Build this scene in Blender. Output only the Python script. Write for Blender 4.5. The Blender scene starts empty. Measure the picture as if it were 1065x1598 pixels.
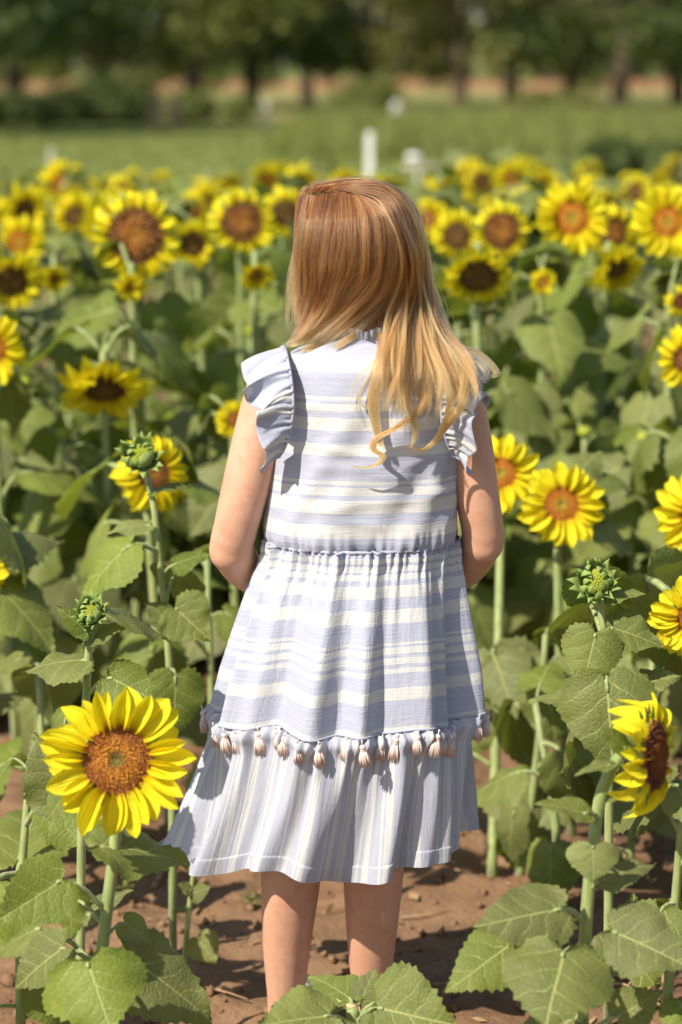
import bpy, bmesh, math, random
import numpy as np
from mathutils import Vector, Matrix, Quaternion, noise as mnoise
from mathutils.bvhtree import BVHTree

R = math.radians
SC = bpy.context.scene
COL = SC.collection

# ------------------------------------------------------------------ camera, sky, sun, exposure
F = 3776.0                      # focal length in photo pixels
PITCH = R(10.49)
CAM = Vector((0.0, 0.0, 1.594))
GY = 3.785                      # distance of the girl
cd = bpy.data.cameras.new('camera')
cam = bpy.data.objects.new('camera', cd); COL.objects.link(cam)
cam.location = CAM
cam.rotation_euler = (R(90) - PITCH, 0, 0)
cd.sensor_fit = 'HORIZONTAL'; cd.sensor_width = 24.0; cd.lens = F / 1065 * 24.0
cd.clip_start = 0.05; cd.clip_end = 3000
cd.dof.use_dof = True
cd.dof.focus_distance = 3.70
cd.dof.aperture_fstop = 2.9
cd.dof.aperture_blades = 0
SC.camera = cam

SUN_EL, SUN_AZ = R(44), R(227.0)   # azimuth clockwise from +Y: behind the camera, to the left
sdir = Vector((math.sin(SUN_AZ) * math.cos(SUN_EL), math.cos(SUN_AZ) * math.cos(SUN_EL), math.sin(SUN_EL)))
world = bpy.data.worlds.new('World'); SC.world = world; world.use_nodes = True
wn = world.node_tree; wn.nodes.clear()
wo = wn.nodes.new('ShaderNodeOutputWorld'); wb = wn.nodes.new('ShaderNodeBackground')
sk = wn.nodes.new('ShaderNodeTexSky'); sk.sky_type = 'NISHITA'; sk.sun_disc = False
sk.sun_elevation = SUN_EL; sk.sun_rotation = SUN_AZ
wb.inputs['Strength'].default_value = 0.088
wn.links.new(sk.outputs[0], wb.inputs['Color']); wn.links.new(wb.outputs[0], wo.inputs['Surface'])
sl = bpy.data.lights.new('sun', 'SUN'); sl.energy = 4.7; sl.angle = R(0.55); sl.color = (1.0, 0.91, 0.76)
sun = bpy.data.objects.new('sun', sl); COL.objects.link(sun)
sun.rotation_euler = (-sdir).to_track_quat('-Z', 'Y').to_euler(); sun.location = (-6, -6, 10)

vs = SC.view_settings
vs.view_transform = 'Standard'; vs.look = 'None'; vs.exposure = 0.68; vs.gamma = 1.0; vs.use_curve_mapping = False
SC.render.engine = 'CYCLES'
SC.cycles.use_denoising = True
SC.cycles.max_bounces = 8; SC.cycles.transparent_max_bounces = 8
SC.cycles.sample_clamp_indirect = 8.0

RIGHT = Vector((1, 0, 0)); FWD = Vector((0, math.cos(PITCH), -math.sin(PITCH))); UP = Vector((0, math.sin(PITCH), math.cos(PITCH)))
def ray(px, py):
    return RIGHT * ((px - 532.5) / F) + UP * ((799.0 - py) / F) + FWD
def at(px, py, Y):
    d = ray(px, py); return CAM + d * (Y / d.y)
def proj(p):
    v = Vector(p) - CAM; z = v.dot(FWD)
    return (532.5 + F * v.dot(RIGHT) / z, 799 - F * v.dot(UP) / z)
def ground_at(px, py):
    d = ray(px, py); t = -CAM.z / d.z; return CAM + d * t

# ------------------------------------------------------------------ helpers
def link(o, parent=None):
    COL.objects.link(o)
    if parent is not None: o.parent = parent
    return o
def tag(o, label=None, cat=None, group=None, kind=None):
    if label: o['label'] = label
    if cat: o['category'] = cat
    if group: o['group'] = group
    if kind: o['kind'] = kind
    return o
def empty(name, loc):
    o = bpy.data.objects.new(name, None); o.location = loc; o.empty_display_size = 0.05
    return link(o)
def mesh(name, verts, faces, mats=(), uv=None, midx=None, smooth=True):
    me = bpy.data.meshes.new(name)
    me.from_pydata([tuple(v) for v in verts], [], [tuple(f) for f in faces])
    for m in mats: me.materials.append(m)
    if midx is not None: me.polygons.foreach_set('material_index', np.asarray(midx, dtype=np.int32))
    if smooth: me.polygons.foreach_set('use_smooth', np.ones(len(me.polygons), dtype=bool))
    if uv is not None:
        ul = me.uv_layers.new(name='UVMap')
        li = np.empty(len(me.loops), dtype=np.int32); me.loops.foreach_get('vertex_index', li)
        ul.data.foreach_set('uv', np.asarray(uv, dtype=np.float32)[li].ravel())
    me.update()
    return me
def obj(name, me, parent=None, loc=None):
    o = bpy.data.objects.new(name, me)
    if loc is not None: o.location = loc
    return link(o, parent)

def catmull(pts, n):
    P = [Vector(p) for p in pts]
    if len(P) == 2: return [P[0].lerp(P[1], i / (n - 1)) for i in range(n)]
    ext = [P[0] * 2 - P[1]] + P + [P[-1] * 2 - P[-2]]
    out = []
    m = len(P) - 1
    for i in range(n):
        t = i / (n - 1) * m; k = min(int(t), m - 1); u = t - k
        a, b, c, d = ext[k], ext[k + 1], ext[k + 2], ext[k + 3]
        out.append(0.5 * ((2 * b) + (c - a) * u + (2 * a - 5 * b + 4 * c - d) * u * u + (3 * b - a - 3 * c + d) * u ** 3))
    return out
def lin(xs, ys, x):
    return float(np.interp(x, xs, ys))

def tube(pts, rad, n=8, cap=True, v0=0):
    """verts, faces of a tapered tube along pts; indices start at v0"""
    V, Fc = [], []
    prev = None
    for i, p in enumerate(pts):
        p = Vector(p)
        t = (Vector(pts[min(i + 1, len(pts) - 1)]) - Vector(pts[max(i - 1, 0)]))
        if t.length < 1e-9: t = Vector((0, 0, 1))
        t.normalize()
        if prev is None:
            prev = t.orthogonal().normalized()
        a = (prev - t * prev.dot(t))
        a = a.normalized() if a.length > 1e-6 else t.orthogonal().normalized()
        prev = a
        b = t.cross(a)
        r = rad[i] if hasattr(rad, '__len__') else rad
        for k in range(n):
            th = 2 * math.pi * k / n
            V.append(p + (a * math.cos(th) + b * math.sin(th)) * r)
    m = len(pts)
    for i in range(m - 1):
        for k in range(n):
            k2 = (k + 1) % n
            Fc.append((v0 + i * n + k, v0 + i * n + k2, v0 + (i + 1) * n + k2, v0 + (i + 1) * n + k))
    if cap:
        Fc.append(tuple(v0 + k for k in range(n - 1, -1, -1)))
        Fc.append(tuple(v0 + (m - 1) * n + k for k in range(n)))
    return V, Fc

# ------------------------------------------------------------------ node helpers
def new_mat(name):
    m = bpy.data.materials.new(name); m.use_nodes = True
    nt = m.node_tree; nt.nodes.clear()
    out = nt.nodes.new('ShaderNodeOutputMaterial')
    return m, nt, out
def nd(nt, typ, ins=None, **props):
    n = nt.nodes.new(typ)
    for k, v in props.items(): setattr(n, k, v)
    for k, v in (ins or {}).items():
        s = n.inputs[k]
        if isinstance(v, bpy.types.NodeSocket): nt.links.new(v, s)
        elif isinstance(v, (tuple, list)) and len(v) == 3 and s.type == 'RGBA': s.default_value = (*v, 1)
        else: s.default_value = v
    return n
def mt(nt, op, a, b=0.0, c=0.0, clamp=False):
    n = nt.nodes.new('ShaderNodeMath'); n.operation = op; n.use_clamp = clamp
    for i, v in enumerate((a, b, c)):
        if isinstance(v, bpy.types.NodeSocket): nt.links.new(v, n.inputs[i])
        else: n.inputs[i].default_value = v
    return n.outputs[0]
def mix(nt, fac, a, b, blend='MIX'):
    n = nt.nodes.new('ShaderNodeMix'); n.data_type = 'RGBA'; n.blend_type = blend
    for i, v in ((0, fac), (6, a), (7, b)):
        if isinstance(v, bpy.types.NodeSocket): nt.links.new(v, n.inputs[i])
        elif isinstance(v, (tuple, list)): n.inputs[i].default_value = (*v[:3], 1)
        else: n.inputs[i].default_value = v
    return n.outputs[2]
def ramp(nt, fac, stops, interp='LINEAR'):
    n = nt.nodes.new('ShaderNodeValToRGB'); n.color_ramp.interpolation = interp
    e = n.color_ramp.elements
    while len(e) > 1: e.remove(e[-1])
    e[0].position = stops[0][0]; e[0].color = (*stops[0][1], 1)
    for p, c in stops[1:]:
        x = e.new(p); x.color = (*c, 1)
    nt.links.new(fac, n.inputs[0])
    return n.outputs[0]
def sstep(nt, x, a, b):
    n = nt.nodes.new('ShaderNodeMapRange'); n.interpolation_type = 'SMOOTHSTEP'
    nt.links.new(x, n.inputs[0]); n.inputs[1].default_value = a; n.inputs[2].default_value = b
    return n.outputs[0]
def noise_t(nt, scale, detail=4, rough=0.55, vec=None, dist=0.0):
    n = nd(nt, 'ShaderNodeTexNoise', {'Scale': scale, 'Detail': detail, 'Roughness': rough, 'Distortion': dist})
    if vec is not None: nt.links.new(vec, n.inputs['Vector'])
    return n.outputs[0]

# ------------------------------------------------------------------ materials
def leaf_material(name, dark, light, vein, trans, detail=True):
    m, nt, out = new_mat(name)
    uv = nd(nt, 'ShaderNodeUVMap', uv_map='UVMap').outputs[0]
    s = nd(nt, 'ShaderNodeSeparateXYZ', {0: uv}); u, v = s.outputs[0], s.outputs[1]
    oi = nd(nt, 'ShaderNodeObjectInfo'); rnd = oi.outputs['Random']
    obj_c = nd(nt, 'ShaderNodeTexCoord').outputs['Object']
    ax = mt(nt, 'ABSOLUTE', u)
    sg = mt(nt, 'SIGN', u)
    mid = sstep(nt, mt(nt, 'SUBTRACT', ax, mt(nt, 'MULTIPLY', mt(nt, 'SUBTRACT', 1.25, v), 0.006)), 0.010, 0.0)
    uvr = nd(nt, 'ShaderNodeVectorMath', {0: uv, 1: nd(nt, 'ShaderNodeCombineXYZ', {0: mt(nt, 'MULTIPLY', rnd, 37.0), 1: mt(nt, 'MULTIPLY', rnd, 91.0)}).outputs[0]}, operation='ADD').outputs[0]
    wob = noise_t(nt, 3.0, 2, 0.5, uvr)
    line = mt(nt, 'ADD', mt(nt, 'SUBTRACT', v, mt(nt, 'MULTIPLY', mt(nt, 'POWER', ax, 0.85), 0.62)), mt(nt, 'MULTIPLY', sg, 0.03))
    line = mt(nt, 'ADD', line, mt(nt, 'ADD', mt(nt, 'MULTIPLY', mt(nt, 'SUBTRACT', wob, 0.5), 0.26), mt(nt, 'MULTIPLY', rnd, 0.24)))
    fr = mt(nt, 'FRACT', mt(nt, 'MULTIPLY', mt(nt, 'ADD', line, 2.0), 4.1))
    d = mt(nt, 'ABSOLUTE', mt(nt, 'SUBTRACT', fr, 0.5))
    side = sstep(nt, mt(nt, 'ADD', d, mt(nt, 'MULTIPLY', ax, 0.06)), 0.045, 0.012)
    small = nd(nt, 'ShaderNodeTexVoronoi', {'Scale': 17.0, 'Vector': uvr}, feature='DISTANCE_TO_EDGE').outputs[0]
    smallm = sstep(nt, small, 0.05, 0.0)
    vm = mt(nt, 'MAXIMUM', mid, mt(nt, 'MULTIPLY', side, 0.85))
    nz = noise_t(nt, 9.0, 4, 0.6, obj_c)
    base = mix(nt, sstep(nt, nz, 0.3, 0.7), dark, light)
    hs = nd(nt, 'ShaderNodeHueSaturation', {'Hue': mt(nt, 'ADD', 0.485, mt(nt, 'MULTIPLY', rnd, 0.03)), 'Saturation': mt(nt, 'ADD', 0.76, mt(nt, 'MULTIPLY', rnd, 0.3)),
                                             'Value': mt(nt, 'ADD', 0.78, mt(nt, 'MULTIPLY', mt(nt, 'FRACT', mt(nt, 'MULTIPLY', rnd, 7.3)), 0.45)), 'Color': base})
    col = hs.outputs[0]
    col = mix(nt, vm, col, vein)
    col = mix(nt, mt(nt, 'MULTIPLY', smallm, 0.16), col, vein)
    # a few yellowed, blotchy spots
    sp = noise_t(nt, 7.0, 4, 0.6, uvr)
    spm = mt(nt, 'MULTIPLY', sstep(nt, sp, 0.60, 0.72), sstep(nt, rnd, 0.3, 0.9))
    col = mix(nt, mt(nt, 'MULTIPLY', spm, 0.55), col, (0.30, 0.27, 0.06))
    bs = noise_t(nt, 34.0, 3, 0.6, uvr)
    col = mix(nt, mt(nt, 'MULTIPLY', mt(nt, 'MULTIPLY', sstep(nt, bs, 0.66, 0.72), sstep(nt, sp, 0.45, 0.6)), 0.7), col, (0.17, 0.11, 0.045))
    h = mt(nt, 'SUBTRACT', mt(nt, 'MULTIPLY', mt(nt, 'MINIMUM', d, 0.3), 0.8), mt(nt, 'MULTIPLY', mid, 0.5))
    h = mt(nt, 'ADD', h, mt(nt, 'MULTIPLY', mt(nt, 'MINIMUM', small, 0.2), 1.3))
    h = mt(nt, 'ADD', h, mt(nt, 'MULTIPLY', nz, 0.5))
    bp = nd(nt, 'ShaderNodeBump', {'Strength': 0.42, 'Distance': 0.005, 'Height': h})
    p = nd(nt, 'ShaderNodeBsdfPrincipled', {'Base Color': col, 'Roughness': 0.55, 'Specular IOR Level': 0.32, 'Normal': bp.outputs[0]})
    tr = nd(nt, 'ShaderNodeBsdfTranslucent', {'Color': mix(nt, vm, trans, tuple(c * 0.6 for c in trans)), 'Normal': bp.outputs[0]})
    mx = nd(nt, 'ShaderNodeMixShader', {0: 0.30, 1: p.outputs[0], 2: tr.outputs[0]})
    nt.links.new(mx.outputs[0], out.inputs[0])
    return m
LEAF = leaf_material('leaf_green', (0.120, 0.152, 0.025), (0.180, 0.212, 0.040), (0.35, 0.385, 0.13), (0.30, 0.37, 0.03))
LEAF_YEL = leaf_material('leaf_yellowing', (0.17, 0.21, 0.04), (0.28, 0.30, 0.06), (0.40, 0.45, 0.17), (0.33, 0.40, 0.05))

def stem_material():
    m, nt, out = new_mat('stem_green')
    oc = nd(nt, 'ShaderNodeTexCoord').outputs['Object']
    mp = nd(nt, 'ShaderNodeMapping', {'Vector': oc, 'Scale': (1, 1, 0.18)}).outputs[0]
    n1 = noise_t(nt, 90, 4, 0.6, mp); n2 = noise_t(nt, 700, 2, 0.5, oc)
    col = mix(nt, sstep(nt, n1, 0.3, 0.75), (0.19, 0.25, 0.07), (0.34, 0.40, 0.14))
    bp = nd(nt, 'ShaderNodeBump', {'Strength': 0.5, 'Distance': 0.002, 'Height': mt(nt, 'ADD', n1, n2)})
    p = nd(nt, 'ShaderNodeBsdfPrincipled', {'Base Color': col, 'Roughness': 0.5, 'Normal': bp.outputs[0]})
    p.inputs['Sheen Weight'].default_value = 0.35
    p.inputs['Subsurface Weight'].default_value = 0.0
    nt.links.new(p.outputs[0], out.inputs[0]); return m
STEM = stem_material()

def petal_material():
    m, nt, out = new_mat('petal_yellow')
    uv = nd(nt, 'ShaderNodeUVMap', uv_map='UVMap').outputs[0]
    s = nd(nt, 'ShaderNodeSeparateXYZ', {0: uv}); u, v = s.outputs[0], s.outputs[1]
    rnd = nd(nt, 'ShaderNodeObjectInfo').outputs['Random']
    col = ramp(nt, v, [(0.0, (0.66, 0.34, 0.004)), (0.10, (0.82, 0.62, 0.006)), (0.3, (0.89, 0.78, 0.014)), (1.0, (0.91, 0.82, 0.024))])
    col = nd(nt, 'ShaderNodeHueSaturation', {'Hue': mt(nt, 'ADD', 0.492, mt(nt, 'MULTIPLY', rnd, 0.012)), 'Saturation': 1.0,
                                              'Value': mt(nt, 'ADD', 0.9, mt(nt, 'MULTIPLY', mt(nt, 'FRACT', mt(nt, 'MULTIPLY', rnd, 9.1)), 0.14)), 'Color': col}).outputs[0]
    groove = mt(nt, 'SINE', mt(nt, 'MULTIPLY', u, 24.0))
    nz = noise_t(nt, 40, 3, 0.5, uv)
    bp = nd(nt, 'ShaderNodeBump', {'Strength': 0.45, 'Distance': 0.003, 'Height': mt(nt, 'ADD', mt(nt, 'MULTIPLY', groove, 0.6), nz)})
    p = nd(nt, 'ShaderNodeBsdfPrincipled', {'Base Color': col, 'Roughness': 0.55, 'Specular IOR Level': 0.3, 'Normal': bp.outputs[0]})
    tr = nd(nt, 'ShaderNodeBsdfTranslucent', {'Color': (0.92, 0.80, 0.016), 'Normal': bp.outputs[0]})
    mx = nd(nt, 'ShaderNodeMixShader', {0: 0.32, 1: p.outputs[0], 2: tr.outputs[0]})
    nt.links.new(mx.outputs[0], out.inputs[0]); return m
PETAL = petal_material()

def disc_material(name, stops):
    m, nt, out = new_mat(name)
    uv = nd(nt, 'ShaderNodeUVMap', uv_map='UVMap').outputs[0]
    s = nd(nt, 'ShaderNodeSeparateXYZ', {0: uv}); r, q = s.outputs[0], s.outputs[1]
    oc = nd(nt, 'ShaderNodeTexCoord').outputs['Object']
    nz = noise_t(nt, 5.0, 3, 0.6, oc)
    rr = mt(nt, 'ADD', r, mt(nt, 'MULTIPLY', mt(nt, 'SUBTRACT', nz, 0.5), 0.16))
    col = ramp(nt, rr, stops)
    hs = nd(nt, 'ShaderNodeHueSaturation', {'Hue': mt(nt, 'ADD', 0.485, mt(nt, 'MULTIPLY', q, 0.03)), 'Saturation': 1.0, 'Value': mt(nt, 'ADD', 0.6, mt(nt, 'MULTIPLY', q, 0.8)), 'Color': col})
    p = nd(nt, 'ShaderNodeBsdfPrincipled', {'Base Color': hs.outputs[0], 'Roughness': 0.75, 'Specular IOR Level': 0.2})
    p.inputs['Sheen Weight'].default_value = 0.2
    nt.links.new(p.outputs[0], out.inputs[0]); return m
DISC = {
 'young': disc_material('disc_young', [(0.0, (0.30, 0.28, 0.04)), (0.13, (0.22, 0.17, 0.02)), (0.22, (0.40, 0.19, 0.014)), (0.36, (0.62, 0.30, 0.016)), (0.6, (0.50, 0.21, 0.012)), (0.85, (0.36, 0.13, 0.010)), (1.0, (0.44, 0.22, 0.014))]),
 'bright': disc_material('disc_bright', [(0.0, (0.35, 0.35, 0.05)), (0.2, (0.48, 0.35, 0.03)), (0.42, (0.64, 0.34, 0.012)), (0.7, (0.66, 0.27, 0.010)), (0.9, (0.46, 0.15, 0.010)), (1.0, (0.60, 0.30, 0.012))]),
 'mature': disc_material('disc_mature', [(0.0, (0.44, 0.23, 0.02)), (0.35, (0.40, 0.17, 0.014)), (0.7, (0.24, 0.10, 0.013)), (1.0, (0.17, 0.085, 0.013))]),
 'dark': disc_material('disc_dark', [(0.0, (0.25, 0.14, 0.018)), (0.5, (0.19, 0.10, 0.016)), (1.0, (0.16, 0.095, 0.016))]),
 'seed': disc_material('disc_seed', [(0.0, (0.34, 0.12, 0.015)), (0.5, (0.28, 0.08, 0.012)), (0.8, (0.14, 0.04, 0.012)), (1.0, (0.42, 0.15, 0.02))]),
}
def simple_mat(name, col, rough=0.6, spec=0.4, bump=0.0, bscale=50, var=None, metallic=0.0, dist=0.003):
    m, nt, out = new_mat(name)
    oc = nd(nt, 'ShaderNodeTexCoord').outputs['Object']
    nz = noise_t(nt, bscale, 4, 0.6, oc)
    c = mix(nt, sstep(nt, nz, 0.3, 0.7), col, var if var else tuple(x * 0.8 for x in col))
    p = nd(nt, 'ShaderNodeBsdfPrincipled', {'Base Color': c, 'Roughness': rough, 'Specular IOR Level': spec, 'Metallic': metallic})
    if bump:
        b = nd(nt, 'ShaderNodeBump', {'Strength': bump, 'Distance': dist, 'Height': nz}); nt.links.new(b.outputs[0], p.inputs['Normal'])
    nt.links.new(p.outputs[0], out.inputs[0]); return m
BRACT = simple_mat('bract_green', (0.17, 0.25, 0.055), 0.55, 0.3, 0.3, 60, (0.27, 0.36, 0.10))
BUDCORE = simple_mat('bud_centre', (0.48, 0.50, 0.05), 0.6, 0.3, 0.6, 90, (0.24, 0.34, 0.04))

def soil_material():
    m, nt, out = new_mat('soil_brown')
    oc = nd(nt, 'ShaderNodeTexCoord').outputs['Object']
    a = noise_t(nt, 1.6, 5, 0.6, oc); b = noise_t(nt, 14, 6, 0.65, oc); c = noise_t(nt, 90, 4, 0.7, oc)
    col = mix(nt, sstep(nt, a, 0.35, 0.65), (0.145, 0.078, 0.042), (0.245, 0.150, 0.088))
    col = mix(nt, mt(nt, 'MULTIPLY', sstep(nt, b, 0.45, 0.7), 0.6), col, (0.285, 0.178, 0.108))
    col = mix(nt, mt(nt, 'MULTIPLY', sstep(nt, c, 0.5, 0.75), 0.45), col, (0.15, 0.08, 0.042))
    h = mt(nt, 'ADD', mt(nt, 'MULTIPLY', b, 1.0), mt(nt, 'MULTIPLY', c, 0.35))
    bp = nd(nt, 'ShaderNodeBump', {'Strength': 0.7, 'Distance': 0.02, 'Height': h})
    p = nd(nt, 'ShaderNodeBsdfPrincipled', {'Base Color': col, 'Roughness': 0.95, 'Specular IOR Level': 0.1, 'Normal': bp.outputs[0]})
    nt.links.new(p.outputs[0], out.inputs[0]); return m
SOIL = soil_material()
def field_material(name, c1, c2, c3, scale=0.35):
    m, nt, out = new_mat(name)
    oc = nd(nt, 'ShaderNodeTexCoord').outputs['Object']
    mp = nd(nt, 'ShaderNodeMapping', {'Vector': oc, 'Scale': (0.35, 1, 1)}).outputs[0]
    a = noise_t(nt, scale, 5, 0.6, mp); b = noise_t(nt, 6, 5, 0.7, oc)
    col = mix(nt, sstep(nt, a, 0.35, 0.65), c1, c2)
    col = mix(nt, mt(nt, 'MULTIPLY', sstep(nt, b, 0.4, 0.7), 0.5), col, c3)
    bp = nd(nt, 'ShaderNodeBump', {'Strength': 0.8, 'Distance': 0.08, 'Height': b})
    p = nd(nt, 'ShaderNodeBsdfPrincipled', {'Base Color': col, 'Roughness': 0.9, 'Specular IOR Level': 0.1, 'Normal': bp.outputs[0]})
    nt.links.new(p.outputs[0], out.inputs[0]); return m
MEADOW = field_material('meadow_green', (0.155, 0.188, 0.05), (0.20, 0.225, 0.066), (0.135, 0.16, 0.043))
DRY = field_material('dry_grass', (0.22, 0.22, 0.075), (0.30, 0.27, 0.10), (0.14, 0.17, 0.05))
def blade_mat(name, c, c2, tr):
    m, nt, out = new_mat(name)
    oc = nd(nt, 'ShaderNodeTexCoord').outputs['Object']
    a = noise_t(nt, 0.9, 4, 0.6, oc)
    col = mix(nt, sstep(nt, a, 0.35, 0.65), c, c2)
    p = nd(nt, 'ShaderNodeBsdfPrincipled', {'Base Color': col, 'Roughness': 0.6, 'Specular IOR Level': 0.25})
    t = nd(nt, 'ShaderNodeBsdfTranslucent', {'Color': tr})
    mx = nd(nt, 'ShaderNodeMixShader', {0: 0.3, 1: p.outputs[0], 2: t.outputs[0]})
    nt.links.new(mx.outputs[0], out.inputs[0]); return m
GRASS = blade_mat('grass_blades', (0.158, 0.188, 0.048), (0.22, 0.245, 0.068), (0.28, 0.32, 0.065))
TLEAF = [blade_mat('tree_leaves_dark', (0.06, 0.085, 0.022), (0.095, 0.12, 0.033), (0.14, 0.19, 0.03)),
         blade_mat('tree_leaves_mid', (0.11, 0.14, 0.034), (0.17, 0.195, 0.055), (0.26, 0.30, 0.05)),
         blade_mat('tree_leaves_olive', (0.15, 0.16, 0.045), (0.20, 0.20, 0.065), (0.28, 0.29, 0.06))]
BARK = simple_mat('bark_brown', (0.075, 0.055, 0.04), 0.9, 0.1, 0.8, 6, (0.12, 0.09, 0.065), dist=0.05)
CLAY = simple_mat('red_clay', (0.30, 0.135, 0.07), 0.95, 0.1, 0.6, 1.2, (0.34, 0.18, 0.10), dist=0.2)
WHITE = simple_mat('white_plastic', (0.80, 0.80, 0.77), 0.4, 0.4, 0.0, 8, (0.74, 0.74, 0.70))
POSTW = simple_mat('weathered_wood', (0.42, 0.26, 0.16), 0.8, 0.2, 0.3, 30, (0.34, 0.20, 0.12))
PALE = simple_mat('pale_wood', (0.52, 0.50, 0.42), 0.7, 0.2, 0.2, 30, (0.44, 0.43, 0.36))
TWIG = simple_mat('dry_twig', (0.40, 0.27, 0.17), 0.85, 0.1, 0.4, 120, (0.30, 0.19, 0.11))
# ------------------------------------------------------------------ ground and far setting
def soil_h(x, y):
    h = 0.030 * mnoise.noise(Vector((x * 1.7, y * 1.7, 3.1))) + 0.018 * mnoise.noise(Vector((x * 5, y * 5, 9.0)))
    h += 0.012 * mnoise.noise(Vector((x * 13, y * 13, 1.0))) + 0.007 * abs(mnoise.noise(Vector((x * 27, y * 27, 7.0)))) + 0.005 * mnoise.noise(Vector((x * 40, y * 40, 5.0)))
    return h
def soil_hole(x, y):
    h = soil_h(x, y)
    for (hx, hy, r, d) in HOLES:
        q = ((x - hx) ** 2 + (y - hy) ** 2) / (r * r)
        if q < 6: h -= d * math.exp(-q * 1.4) - d * 0.35 * math.exp(-((math.sqrt(q) - 1.35) ** 2) * 6)
    return h
g0 = ground_at(768, 1365)
HOLES = [(g0.x + 0.01, g0.y + 0.02, 0.10, 0.06), (-0.55, 4.5, 0.15, 0.04), (0.45, 5.2, 0.2, 0.05), (-0.05, 4.5, 0.12, 0.02), (-0.33, 4.0, 0.09, 0.03)]
def build_ground():
    # wide sheet to the horizon
    V = [(-900, -60, -0.12), (900, -60, -0.12), (900, 1500, -0.12), (-900, 1500, -0.12)]
    o = obj('ground', mesh('ground', V, [(0, 1, 2, 3)], [MEADOW])); o['kind'] = 'structure'
    # fine soil of the sunflower field
    xs = np.concatenate([np.linspace(-7, -2.2, 25)[:-1], np.linspace(-2.2, 2.2, 230), np.linspace(2.2, 7, 25)[1:]])
    ys = np.concatenate([np.linspace(-2, 2.8, 12)[:-1], np.linspace(2.8, 7.0, 240), np.linspace(7, 19.5, 60)[1:]])
    V = []
    for y in ys:
        for x in xs:
            e = max(0.0, abs(x) - 6.0) + max(0.0, y - 18.5) + max(0.0, -1 - y)
            V.append((x, y, soil_hole(x, y) - min(e, 1.0) * 0.25))
    nx = len(xs); Fc = []
    for j in range(len(ys) - 1):
        for i in range(nx - 1):
            Fc.append((j * nx + i, j * nx + i + 1, (j + 1) * nx + i + 1, (j + 1) * nx + i))
    o = obj('soil', mesh('soil', V, Fc, [SOIL])); o['kind'] = 'structure'
    # loose clods
    rng = random.Random(4); V, Fc = [], []
    for _ in range(1700):
        x = rng.uniform(-1.4, 1.4); y = rng.uniform(3.6, 6.2); s = rng.uniform(0.003, 0.012) * (2.1 if rng.random() < 0.09 else 1)
        c = Vector((x, y, soil_hole(x, y) + s * 0.3)); b = len(V)
        for d in ((1, 0, 0), (-1, 0, 0), (0, 1, 0), (0, -1, 0), (0, 0, 1), (0, 0, -1), ):
            V.append(c + Vector(d) * s * rng.uniform(0.6, 1.25) + Vector((rng.uniform(-1, 1), rng.uniform(-1, 1), rng.uniform(-1, 1))) * s * 0.3)
        for f in ((0, 2, 4), (2, 1, 4), (1, 3, 4), (3, 0, 4), (2, 0, 5), (1, 2, 5), (3, 1, 5), (0, 3, 5)): Fc.append(tuple(b + k for k in f))
    tag(obj('soil_clods', mesh('soil_clods', V, Fc, [SOIL])), 'loose crumbs of brown soil between the plants', 'soil', kind='stuff')
    # dry meadow in front of the clay bank
    V = [(-200, 72, -0.03), (200, 72, -0.03), (200, 230, -0.03), (-200, 230, -0.03)]
    o = obj('dry_meadow', mesh('dry_meadow', V, [(0, 1, 2, 3)], [DRY])); o['kind'] = 'structure'
    # red earth bank
    rng = random.Random(8); V, Fc = [], []
    n = 90
    for i in range(n + 1):
        x = -110 + 220 * i / n
        top = 0.52 + 0.30 * mnoise.noise(Vector((x * 0.12, 0, 0)))
        for (yy, zz) in ((158, -0.1), (161, top * 0.65), (164, top), (172, top * 1.02), (178, -0.1)):
            V.append((x, yy + mnoise.noise(Vector((x * 0.3, yy, 2))), zz))
    for i in range(n):
        for k in range(4): Fc.append((i * 5 + k, (i + 1) * 5 + k, (i + 1) * 5 + k + 1, i * 5 + k + 1))
    o = obj('earth_bank', mesh('earth_bank', V, Fc, [CLAY])); o['kind'] = 'structure'
    # grass blades of the meadow
    rng = random.Random(5); V, Fc = [], []
    def tuft(x, y, h, n, spread):
        for _ in range(n):
            a = rng.uniform(0, 6.283); w = 0.012 + h * 0.03; b = len(V)
            dx, dy = math.cos(a), math.sin(a); px, py = x + rng.gauss(0, spread), y + rng.gauss(0, spread)
            hh = h * rng.uniform(0.6, 1.2); l = rng.uniform(0.1, 0.5) * hh
            V.extend([(px - dy * w, py + dx * w, -0.12), (px + dy * w, py - dx * w, -0.12), (px + dx * l, py + dy * l, hh - 0.12)])
            Fc.append((b, b + 1, b + 2))
    for _ in range(5200):
        y = 19 + 48 * rng.random() ** 1.2; x = rng.uniform(-1, 1) * (0.19 * y + 2.5)
        tuft(x, y, rng.uniform(0.06, 0.2), 6, 0.12)
    tag(obj('meadow_grass', mesh('meadow_grass', V, Fc, [GRASS], smooth=False)), 'mown green grass of the meadow beyond the sunflowers', 'grass', kind='stuff')
    V, Fc = [], []
    for _ in range(3800):
        y = rng.uniform(44, 72); x = rng.uniform(-1.0, 0.19 * y + 4)
        tuft(x, y, rng.uniform(0.3, 0.75), 6, 0.25)
    tag(obj('tall_grass', mesh('tall_grass', V, Fc, [GRASS], smooth=False)), 'rough tall grass across the meadow on the right', 'grass', kind='stuff')
build_ground()

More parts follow.
